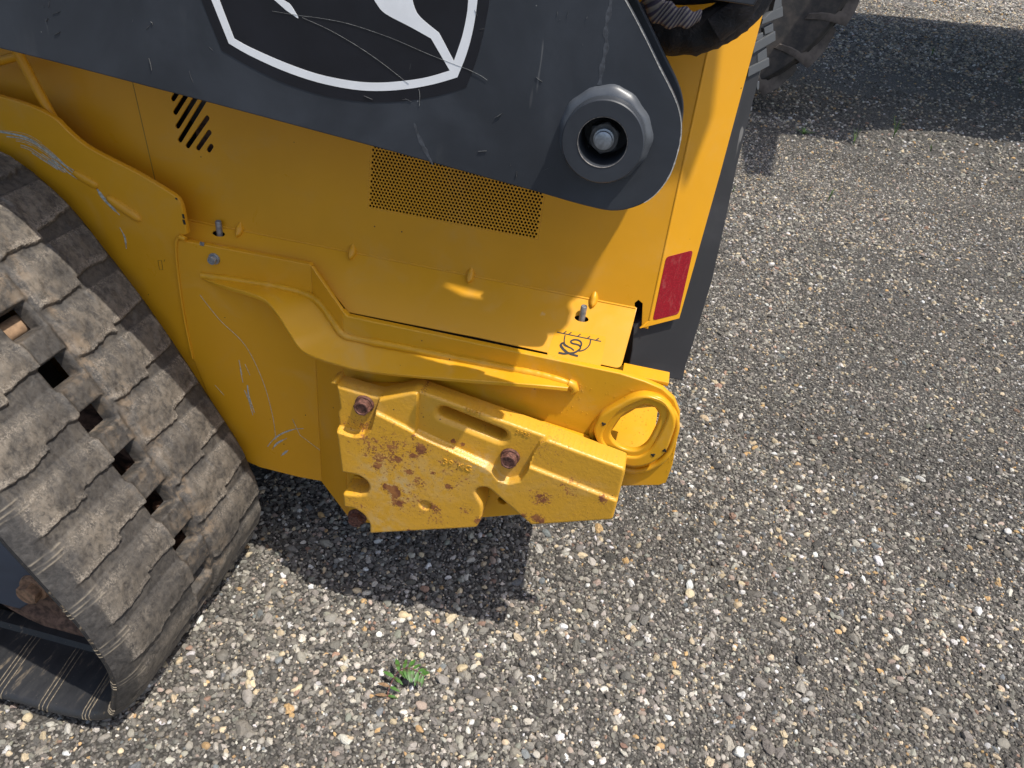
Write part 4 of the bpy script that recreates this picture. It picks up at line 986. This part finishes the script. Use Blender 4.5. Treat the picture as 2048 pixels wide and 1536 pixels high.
# ------------------------------------------------------------------ rubber track
def track():
    YI, YO = 1.020, .570
    vis = [(-1.10,.868),(-1.024,.847),(-.975,.828),(-.909,.772),(-.855,.697),(-.803,.616),(-.756,.534),(-.711,.447),(-.667,.360),(-.642,.304),(-.618,.210),(-.627,.129),(-.667,.047),(-.75,.022)]
    vis = [np.array(p) for p in vis]
    # pull the traced tips inwards to the belt surface
    n = len(vis); base = []
    for i, p in enumerate(vis):
        t = vis[min(i+1,n-1)]-vis[max(i-1,0)]; t /= np.linalg.norm(t); nn = np.array([-t[1], t[0]]); nn = nn if (i == 0 or True) else nn
        out_n = np.array([-t[1], t[0]])*-1 if False else np.array([-t[1], t[0]])
        base.append(p-out_n*.0115*(1 if i < n-1 else .0)*1.0)
    base[-1] = np.array([-.76,.022]); base[-2] = np.array([-.672,.056])
    rest = [(-.95,.019),(-1.4,.018),(-2.0,.020),(-2.32,.07),(-2.46,.25),(-2.34,.44),(-2.0,.56),(-1.6,.78),(-1.30,.86)]
    path = spline([tuple(q) for q in base]+rest, 24, True); path = np.array(path)
    seg = np.hypot(*(np.roll(path, -1, 0)-path).T); S = np.r_[0, np.cumsum(seg)]; Ltot = S[-1]; path = np.vstack([path, path[:1]])
    pitch = Ltot/round(Ltot/.0895)
    # arc length of the first visible window row
    tgt = np.array([-.796,.603]); s1 = S[np.argmin(np.hypot(*(path-tgt).T))]
    def pos(s):
        s = np.mod(s, Ltot); x = np.interp(s, S, path[:,0]); z = np.interp(s, S, path[:,1]); e = .006
        x2 = np.interp(np.mod(s+e, Ltot), S, path[:,0]); z2 = np.interp(np.mod(s+e, Ltot), S, path[:,1]); x1 = np.interp(np.mod(s-e, Ltot), S, path[:,0]); z1 = np.interp(np.mod(s-e, Ltot), S, path[:,1])
        tx, tz = x2-x1, z2-z1; l = np.hypot(tx, tz); return x, z, -tz/l*-1*-1, tx/l
    # outward normal for this winding (down the rear): (-tz, tx) -> check sign
    _x, _z, a_, b_ = pos(np.array([s1])); sg = 1 if a_[0] > 0 else -1
    sA, sB = s1-.52, s1+1.02        # fine part: what can be seen
    fine = np.arange(sA, sB, .0021); coarse = np.arange(sB, sA+Ltot-.004, .012)
    ss = np.r_[fine, coarse]; ws = np.arange(0, .4501, .0023); ws = np.r_[ws, .45] if ws[-1] < .45 else ws
    SS, WW = np.meshgrid(ss, ws, indexing='ij'); Yv = YO+WW
    row = np.floor((SS-s1)/pitch+.5); ds = SS-s1-row*pitch                  # distance from window centre, -p/2..p/2
    wob = .007*(fbm(WW*30+row*7.3, row*3.1, 3)-.5)*2+.0016*(fbm(WW*150+row*5, row, 2)-.5)*2
    def lug(dsv, endv):
        # ramp on the upper side, sharp drop at the lower
        up = sst((dsv+.083)/.045); dn = sst((endv-dsv)/.0042); return up*dn
    inner = Yv > .838
    endi = np.where(Yv < .922, .004, -.010-.06*(np.clip(Yv,.93,1.02)-.93))*1.0+wob
    endo = np.where(Yv < .695, -.007, -.018)+.0+wob
    dsm = np.where(ds > .012, ds-pitch, ds)
    ymi = sst((Yv-.832)/.010)*sst((1.014-Yv)/.010); ymo = sst((Yv-.584)/.040)*sst((.772-Yv)/.008)
    sA_ = np.where(inner & (Yv >= .922), .010, 0)
    li = lug(dsm+.006+sA_, endi+sA_+.006)*ymi; lo = lug(dsm+.006, endo+.006)*ymo
    lg = np.maximum(li, lo); Hh = .0095
    shoulder = np.where(WW < .035, -.012*(1-np.clip(WW/.035, 0, 1))**2, 0)+np.where(WW > .437, -.006*((WW-.437)/.013)**2, 0)
    # windows for the sprocket
    hx = np.abs(Yv-.795)-.026; hs = np.abs(ds)-.020; win = np.maximum(hx, hs); wall = sst((.004-win)/.004)
    ridge = .0022*(fbm(SS*60, WW*60, 3)-.5)+.0012*(fbm(SS*240, WW*240, 3)-.5)
    wear = -.003*fbm(SS*25+4, WW*25, 3)*lg
    # cushion between windows
    cush = .004*sst((.040-np.abs(Yv-.795))/.012)*sst((np.abs(ds)-.018)/.006)
    h_ = Hh*lg+wear+ridge+shoulder+cush-.026*wall
    # fine ridges moulded across the shoulder of the belt
    lin = np.zeros_like(h_)
    for o_ in (.012, .021, .028):
        lin = np.maximum(lin, sst(1-np.abs(ds-o_-.04*(WW-.02))/.0013)*(WW < .050)*(WW > .002))
    h_ = h_+.0007*lin
    X, Z, nx_, nz_ = pos(SS); V = np.stack([X+sg*nx_*h_, Yv, Z+sg*nz_*h_], -1)
    ni, nj = SS.shape; idx = np.arange(ni*nj).reshape(ni, nj)
    Vf = V.reshape(-1,3); wallf = win < 0
    hole_face = wallf[:-1,:-1] & wallf[1:,:-1] & wallf[:-1,1:] & wallf[1:,1:]; hole_face[len(fine)-1:,:] = False
    edge_at = sst(1-np.abs(lg-.55)/.5)*(lg > .02)
    near_end = lg*np.maximum(sst((dsm+.006-(np.where(inner, endi, endo))+.014)/.012), sst((1.014-Yv < .014)*1.0))
    dust = np.clip(.30+.62*lg+.30*fbm(SS*18, WW*18, 3)-.25*(1-sst(WW/.06))-.06, 0, 1)*(.55+.6*fbm(SS*7+9, WW*9, 3))
    dust = np.where(WW < .03, dust*.35, dust)
    mud = np.clip(1.9*np.exp(-((Yv-.835)/.034)**2)*np.exp(-((ds-.004)/.030)**2)+1.0*np.exp(-((Yv-.80)/.05)**2)*(np.abs(ds) > .02)*.55, 0, 1)*sst((fbm(SS*22, WW*30, 3)-.33)/.22)
    A = {'dust': dust, 'edge': np.clip(edge_at*.55+near_end*.65, 0, 1), 'mud': mud, 'line': lin}
    root = None
    lugid = np.where(lg > .5, row*2+np.where(inner, 1, 0), -1e6); 
    fid = lugid[:-1,:-1]; same = (lugid[1:,:-1] == fid) & (lugid[:-1,1:] == fid) & (lugid[1:,1:] == fid)
    q = np.stack([idx[:-1,:-1], idx[:-1,1:], idx[1:,1:], idx[1:,:-1]], -1)
    def make(name, mask, parent, extra_close=False):
        js, is_ = np.nonzero(mask); Fq = q[js, is_]
        if extra_close:
            Fq = np.vstack([Fq, np.stack([idx[-1,:-1], idx[-1,1:], idx[0,1:], idx[0,:-1]], -1)])
        used = np.unique(Fq); rm = np.zeros(ni*nj, int); rm[used] = np.arange(len(used)); Fq = rm[Fq]
        me = bpy.data.meshes.new(name); me.vertices.add(len(used)); me.vertices.foreach_set('co', Vf[used].ravel())
        me.loops.add(len(Fq)*4); me.loops.foreach_set('vertex_index', Fq.ravel()); me.polygons.add(len(Fq)); me.polygons.foreach_set('loop_start', np.arange(len(Fq))*4)
        me.update(calc_edges=True); me.polygons.foreach_set('use_smooth', np.ones(len(Fq), bool))
        for k, a in A.items(): at = me.attributes.new(k, 'FLOAT', 'POINT'); at.data.foreach_set('value', a.ravel()[used].astype(np.float32))
        return link(name, me, MTRK, parent)
    is_lug = same & (fid > -1e5)
    root = make('rubber_track', ~hole_face & ~is_lug, TL, True); root['label'] = 'worn dusty rubber crawler track with square sprocket windows'
    ids = np.unique(fid[is_lug])
    for k in ids:
        make('tread_lug', is_lug & (fid == k), root)
    # inner face of the belt, side band and guide line
    T = .026; v = []; f = []; s2 = np.arange(0, Ltot, .012); x, z, a, b = pos(s2); prof = [(YO, .010), (YO-.002, 0.0), (YO+.004, -.016), (YO+.02, -T), (YO+.11, -T-.003), (YO+.15, -T), (YO+.16, -T-.03), (YO+.175, -T-.032), (YO+.178, -T)]
    prof[0] = (YO, -.0118)
    prof = [(YO, -.0119), (YO-.0015, -.016), (YO+.001, -.022), (YO+.008, -T), (YO+.09, -T-.001), (YO+.112, -T-.002), (YO+.118, -T-.012), (YO+.14, -T-.013), (YO+.146, -T), (YO+.198, -T)]
    prof2 = [(YO+.252, -T), (YO+.43, -T), (YI, -T+.004), (YI, -.006)]
    for pr_, cl in ((prof, 0), (prof2, 0)):
        b0 = len(v); m = len(pr_)
        for i in range(len(s2)):
            for (yy, dd) in pr_: v.append((x[i]+sg*a[i]*dd, yy, z[i]+sg*b[i]*dd))
        for i in range(len(s2)):
            for j in range(m-1): i2 = (i+1) % len(s2); f.append((b0+i*m+j, b0+i2*m+j, b0+i2*m+j+1, b0+i*m+j+1))
    o = mesh('track_inner_band', v, f, MTRKIN, root, 40)
    at = o.data.attributes.new('mud', 'FLOAT', 'POINT'); vv = np.array(v)
    at.data.foreach_set('value', sst((fbm(vv[:,0]*9+3, vv[:,1]*14, 3)-.42)/.2).astype(np.float32))
    # thin moulded ridges that wrap round the edge of the belt
    for r_ in range(3, 16):
        for o_ in (.012, .021, .028):
            xx, zz, a2, b2 = pos(np.array([s1+r_*pitch+o_])); pth = []
            x3, z3, a3, b3 = pos(np.array([s1+r_*pitch+o_+.012]))
            for i_, (yy, dd) in enumerate(prof[:6]):
                k_ = min(1, max(0, (yy-YO-.02)/.08)); X_ = xx[0]*(1-k_)+x3[0]*k_; Z_ = zz[0]*(1-k_)+z3[0]*k_; A_ = a2[0]*(1-k_)+a3[0]*k_; B_ = b2[0]*(1-k_)+b3[0]*k_
                e_ = .0004; pth.append(Vector((X_+sg*A_*(dd-(e_ if i_ > 2 else 0)), yy-(e_ if i_ <= 2 else 0), Z_+sg*B_*(dd-(e_ if i_ > 2 else 0)))))
            sweep('belt_ridge', pth, [.0009,.0009,.0009,.0009,.0008,.0003], MRIDGE, o, 6, up=(.3,.2,.9))
    # metal guide lugs inside, seen through the windows
    rows = np.arange(-5, 12)
    for r_ in rows:
        s = s1+r_*pitch; xx, zz, a2, b2 = pos(np.array([s+pitch*.5])); c = Vector((xx[0]-sg*a2[0]*.048, .795, zz[0]-sg*b2[0]*.048))
        tdir = Vector((-b2[0], 0, a2[0])); nrm = Vector((a2[0], 0, b2[0]))*sg
        for sy_ in (-1, 1):
            bm = bmesh.new(); bmesh.ops.create_cube(bm, size=1)
            for q_ in bm.verts:
                k = .8 if q_.co.z < 0 else 1; q_.co = Vector((q_.co.x*.040*k, q_.co.y*.020*k, q_.co.z*.04))
            bmesh.ops.bevel(bm, geom=bm.edges, offset=.005, segments=2, affect='EDGES')
            mt = Matrix(((tdir.x, 0, nrm.x, c.x), (tdir.y, 1, nrm.y, c.y+sy_*.036), (tdir.z, 0, nrm.z, c.z), (0,0,0,1)))
            me = bpy.data.meshes.new('guide_lug'); bm.transform(mt); bm.to_mesh(me); bm.free(); sharpen(me); link('guide_lug', me, MRUST2, root)
    # rear idler wheel and a roller, axle along the width
    def wheel(name, cx, cz, r_, y0, y1, mat, web=.5):
        fr = Frame((cx, y0, cz), (1,0,0), (0,0,1))
        return lathe(name, fr, (0,0), [(r_*.96,-(y1-y0)),(r_,-(y1-y0)*.9),(r_,-.006),(r_*.985,0),(r_*.90,.0),(r_*.86,-.012),(r_*.40,-.022),(r_*.30,-.004),(r_*.16,.0),(.0001,.0)], mat, TL, 72, 40)
    idw = wheel('rear_idler', -.862, .255, .205, .700, .762, MRUST2); wheel('rear_idler', -.862, .255, .205, .830, .885, MRUST2)
    sp = Frame((-1.24, .795, .66), (1,0,0), (0,0,1))
    lathe('sprocket', sp, (0,0), [(.19,-.02),(.20,-.015),(.20,.015),(.19,.02),(.001,.02)], MMUD, TL, 60)
    # a muddy sprocket tooth drum behind the first window
    g = atY(40, 647, .80); sweep('sprocket_roller', [g+Vector((-.030,-.024,-.024)), g+Vector((-.030,.030,-.024))], .0165, MMUD, TL, 16)
    plate('window_dark_block', FY(.71), [(-1.15,.70),(-1.02,.64),(-.95,.54),(-.88,.42),(-.82,.30),(-.83,.2),(-.95,.12),(-2.2,.12),(-2.3,.3),(-2.0,.42)], [], .20, MCORE, TL, .004, 1)  # block added inside the loop to keep the track windows dark
    # undercarriage frame plate + bolt at the lower left
    fu = FY(.672)
    fp_ = plate('undercarriage_plate', fu, [fu.px(-300,900), fu.px(20,1010), fu.px(60,1080), fu.px(112,1160), fu.px(112,1174), fu.px(92,1188), fu.px(40,1219), fu.px(0,1208), fu.px(-300,1150)], [], .014, MDU, TL, .003, 2)
    fp2 = FY(.690); plate('undercarriage_arm', fp2, [fp2.px(-200,1060), fp2.px(0,1098), fp2.px(66,1108), fp2.px(46,1134), fp2.px(0,1121), fp2.px(-200,1090)], [], .03, MRUST2, fp_, .003)
    hexbolt('axle_bolt', fu, fu.px(72,1172), .034, .024, MRUSTB, fp_, .026, .008, rot=.35, dish=0)
    box('undercarriage_beam', (-2.2,.80,.12), (-1.05,.90,.36), MVOID, TL, .01)
MRIDGE = simple('dusty_rubber_ridge', (.17,.14,.10), .8, var=.5, scale=200)
MCORE = simple('core_shade_dark', (.022,.019,.017), .85, var=.5, scale=40)  # near-black stands for the shade inside the track loop
MDU = mat_dark('blue_grey_paint', (.050,.058,.075), .6, .5)
MRUSTB = simple('light_rusty_bolt', (.26,.15,.085), .75, .1, .4, 110, .5)
nb = NB('track_inner_rubber'); md = nb.attr('mud').outputs['Fac']; n1 = nb.noise(60, 5, .7, stretch=(1,.25,1)); n4 = nb.noise(400, 3)
cl = nb.mix(nb.math('MULTIPLY', md, nb.rampf(n1, .54, .66, 0, .7)), (.020,.020,.021), (.27,.205,.13)); cl = nb.mix(nb.rampf(n4, .68, .74, 0, .5), cl, (.24,.2,.15))
MTRKIN = nb.out(cl, nb.rampf(n1, .3, .7, .32, .6), nb.bump(n1, .2, .002))
track()

# ------------------------------------------------------------------ unseen plates added to shade the loader side, and its cab
def upper():
    # made-up plates out of view, outline cut to place the shade edge
    pts = [(.119,1.33),(.136,1.40),(.17,1.50),(.196,1.566),(.234,1.608),(.279,1.656),(.313,1.734),(.345,1.83),(.352,1.875),(.372,1.93),(.408,2.0),(.439,2.10),(.46,2.19),(.475,2.26),(.51,2.34),(.60,2.38),(.66,2.60),(.66,2.95),(-1.3,2.95),(-1.3,1.60),(-.25,1.50),(-.20,1.325),(-.03,1.307),(.112,1.307)]
    pts = [(x-.035, z-.094) for x, z in pts]
    def slit(Y):  # opening cut to let one sun patch fall on the step
        out = []
        for q in [(872,562),(905,567),(974,585),(962,600),(925,594),(895,578)]:
            P = FS.w(*FS.px(*q)); k = (P.y-Y)/.17; out.append((P.x+.37*k, P.z+k))
        return out
    u_ = plate('shade_plate', FY(.884), pts, [slit(.887)], .006, MD, TL, .0015, 1)
    plate('shade_plate_inner', FY(.956), [(x-.03, z+.29) for x, z in pts], [], .010, MD, u_, .0015, 1)
    box('cab', (-2.1, 1.20, 1.401), (-.55, 2.2, 2.15), MDB, TL, .03)
upper()

# ================================================================== TRACTOR BEHIND
def tractor():
    cx, cy, R_ = .19, 6.02, 1.03
    T = empty('tractor', (cx, cy+.9, 0)); tag(T, 'large farm tractor parked behind the loader, one lugged rear tyre in view', 'tractor')
    fr = Frame((cx, cy+.24, R_-.02), (1,0,0), (0,0,1))
    r0 = R_-.055
    pr = [(.50,-.22),(.54,-.25),(.70,-.275),(.88,-.27),(r0-.03,-.24),(r0,-.17),(r0+.008,0),(r0,.17),(r0-.03,.235),(.92,.265),(.80,.275),(.66,.262),(.55,.235),(.52,.22),(.46,.15),(.30,.05),(.001,.05)]
    tw = lathe('rear_tyre', fr, (0,0), pr, MTYRE, T, 96, 40)
    nl = 19; base = None
    for s_ in (1, -1):
        base = None
        for k in range(nl):
            if base is None:
                v = []; f = []; n = 14
                for i in range(n):
                    t = i/(n-1)
                    if t < .72: q = t/.72; y = .01+.235*q; rr = r0+.006-.02*max(0,q-.75)*1.5; ang = .24*q**1.25
                    else: q = (t-.72)/.28; y = .245+.022*math.sin(q*1.5); rr = r0-.018-.19*q; ang = .24+.10*q*q
                    hgt = .066*(1-.45*max(0,(t-.72)/.28)); wd = .046+.030*(1-abs(2*t-1))*.4
                    for (da, dh) in [(-wd*.75,-.02),(-wd*.5,hgt),(wd*.5,hgt),(wd*.75,-.02)]:
                        if t < .72: r2 = rr+dh; y2 = y
                        else:
                            r2 = rr+dh*(1-q)*.8; y2 = y+max(dh,0)*.55*q+ (dh if dh < 0 else 0)*.3
                        a = ang+da/r0*1.0; v.append(Vector((math.sin(a)*r2, -s_*y2, math.cos(a)*r2)))
                for i in range(n-1):
                    for j in range(3): f.append((i*4+j, i*4+j+1, i*4+5+j, i*4+4+j))
                f += [(0,1,2,3), tuple((n-1)*4+j for j in (3,2,1,0))]
                base = bpy.data.meshes.new('tread_lug'); base.from_pydata(v, [], f); base.update(); sharpen(base, 50); base.materials.append(MTYREL)
            o = bpy.data.objects.new('tread_lug', base); COL.objects.link(o); o.parent = tw
            m = Matrix.Translation((cx, cy+.24, R_-.02)) @ Matrix.Rotation(2*math.pi*(k+(.5 if s_ < 0 else 0))/nl, 4, 'Y')
            o.matrix_world = m; o.parent = tw; o.matrix_parent_inverse = Matrix(); o.matrix_basis = m
    lathe('wheel_rim', fr.shift(-.02), (0,0), [(.50,.20),(.46,.19),(.42,.10),(.2,.06),(.2,.09),(.001,.09)], simple('rim_yellow', (.7,.5,.02), .4), T, 48)
    box('tractor_body', (-2.9, cy+.75, .75), (.5, cy+1.45, 1.75), MGREEN, T, .06)
    box('tractor_cab', (-1.1, cy+.45, 1.6), (.55, cy+1.75, 2.75), MGREEN, T, .08)
    fr2 = Frame((cx, cy+1.96, R_-.02), (1,0,0), (0,0,1)); lathe('rear_tyre', fr2, (0,0), pr, MTYRE, T, 64, 40)
    fr3 = Frame((-2.4, cy+.5, .68), (1,0,0), (0,0,1)); lathe('front_tyre', fr3, (0,0), [(a*.66, b*.8) for a, b in pr], MTYRE, T, 64, 40)
    fr3 = Frame((-2.4, cy+1.8, .68), (1,0,0), (0,0,1)); lathe('front_tyre', fr3, (0,0), [(a*.66, b*.8) for a, b in pr], MTYRE, T, 64, 40)
tractor()

def occluder():  # unseen roof, added and outlined only for the wide yard shadow
    zt = 3.2
    def bp(x, y): P = on_ground(x, y); return (P.x+.37*zt, P.y-.17*zt)
    near = [(1490,345),(1538,348),(1548,278),(1552,268),(1620,276),(1702,286),(1712,262),(1790,258),(1880,264),(1960,279),(2048,284),(2300,300)]
    far = [(2300,120),(2048,60),(1900,46),(1790,34),(1700,26),(1640,18)]
    pn = [bp(*q) for q in near]; pf = [bp(*q) for q in far]
    C_ = empty('shadow_occluder', (12, 9, 0)); tag(C_, 'added unseen canopy whose roof edge throws the wide shadow across the yard', 'occluder')
    fr = Frame((0,0,zt), (1,0,0), (0,1,0))
    poly = pn + [(13, pn[-1][1]+.2), (13, pf[0][1])] + pf + [(pn[0][0]+.0, pf[-1][1])]
    plate('occluder_roof', fr, poly, [], .05, MROOF, C_, .0, 0)
    for y in (5.5, 9.5, 13.0): box('occluder_post', (12.4, y-.08, -.05), (12.56, y+.08, zt-.051), MROOF, C_, .01)
occluder()

# ================================================================== WEEDS
def leafmesh(L, W, curl=.2, n=5):
    v = []; f = []
    for i in range(n+1):
        t = i/n; w_ = W*math.sin(math.pi*min(1, t*.93+.06))**.8*(1-.15*t); z = -curl*L*t*t
        v += [Vector((t*L, -w_/2, z+w_*.12)), Vector((t*L, 0, z)), Vector((t*L, w_/2, z+w_*.12))]
    for i in range(n):
        a = i*3; f += [(a,a+1,a+4,a+3),(a+1,a+2,a+5,a+4)]
    return v, f
def fern():
    b = on_ground(774, 1398); b.z = float(zg(b.x, b.y))
    T = empty('weed_seedling', b); tag(T, 'small green seedling with paired pointed leaves on an arching red stem', 'weed')
    # stem arches up and right
    E = on_ground(852, 1345)
    tip = Vector((.050, .012, .042)); pts = []
    scr = [(774,1398),(778,1378),(788,1355),(801,1340),(817,1336),(832,1341),(842,1348),(848,1352)]; hts = [0,.014,.026,.035,.040,.040,.038,.036]
    for (x, y), h_ in zip(scr, hts): pts.append(on_ground(x, y, b.z+h_))
    pts = [Vector(q) for q in spline([tuple(p) for p in pts], 5)]
    sweep('stem', pts, [.0011-.0006*i/len(pts) for i in range(len(pts))], MSTEM, T, 6, up=(0,0,1))
    n = len(pts)
    for k in range(10):
        i = int(2+(n-5)*(k/9)**.85); P = pts[i]; t = (pts[min(i+1,n-1)]-pts[max(i-1,0)]).normalized()
        for s_ in (-1, 1):
            L_ = .0265*(1-.35*abs(k/9-.45))+random.gauss(0,.0015); v, f = leafmesh(L_, L_*.33, .25)
            side = Vector((-t.y, t.x, 0)); side = (side.normalized() if side.length > .05 else Vector((1,0,0)))*s_
            d = (side*1.0 + t*.35 + Vector((0,0,.12-.04*k))).normalized()
            if k < 3: d = (side+Vector((0,-.1,.25))).normalized()
            up = Vector((0,0,1)); yv = up.cross(d).normalized(); zv = d.cross(yv)
            Mx = Matrix(((d.x,yv.x,zv.x,P.x),(d.y,yv.y,zv.y,P.y),(d.z,yv.z,zv.z,P.z),(0,0,0,1)))
            mesh('leaf', [Mx @ q for q in v], f, MLEAFB if (k < 2 and s_ > 0) else MLEAF, T, 80)
fern()
def tuft(x, y, nbl, hgt, spread, label, cat='grass tuft', lean=(0,0), wd=.003):
    b = on_ground(x, y); b.z = float(zg(b.x, b.y)); T = empty('grass_tuft', b); tag(T, label, cat)
    for k in range(nbl):
        a = random.random()*6.28; h_ = hgt*(.6+.5*random.random()); r_ = spread*(.3+.9*random.random()); n = 6; v = []; f = []
        dx, dy = math.cos(a)*r_+lean[0], math.sin(a)*r_+lean[1]; sx_, sy_ = -math.sin(a)*wd/2, math.cos(a)*wd/2
        for i in range(n+1):
            t = i/n; w_ = (1-t)**.6; P = b+Vector((dx*t**1.6, dy*t**1.6, h_*(t-.25*t*t*(1 if r_ > hgt*.4 else .2)))); v += [P+Vector((sx_*w_, sy_*w_, 0)), P-Vector((sx_*w_, sy_*w_, 0))]
        for i in range(n): f.append((i*2, i*2+1, i*2+3, i*2+2))
        mesh('blade', v, f, MGRASS, T, 80)
tuft(1657, 398, 6, .085, .022, 'upright thin grass sprig standing alone in the sunlit gravel', lean=(.02,.0), wd=.0055)
tuft(1606, 272, 16, .05, .085, 'low spreading green weed at the edge of the big shadow', 'weed', wd=.012)
tuft(1466, 383, 5, .05, .03, 'tiny grass tuft right beside the black rear door edge', wd=.006)
tuft(1706, 290, 5, .16, .05, 'thin pale weed stalk at the shadow edge, right of the low green weed', 'weed', wd=.006)
tuft(1862, 300, 5, .07, .05, 'small bright sprig on the sunlit side of the shadow edge', 'weed', wd=.009)
tuft(1786, 275, 5, .15, .05, 'dull green stalk rising inside the edge of the big shadow', 'weed', wd=.008)
tuft(1863, 110, 6, .12, .07, 'faint green weed deep in the big shadow', 'weed', wd=.01)
tuft(2040, 170, 8, .10, .10, 'green weed in the big shadow at the right border', 'weed', wd=.012)
print('done')
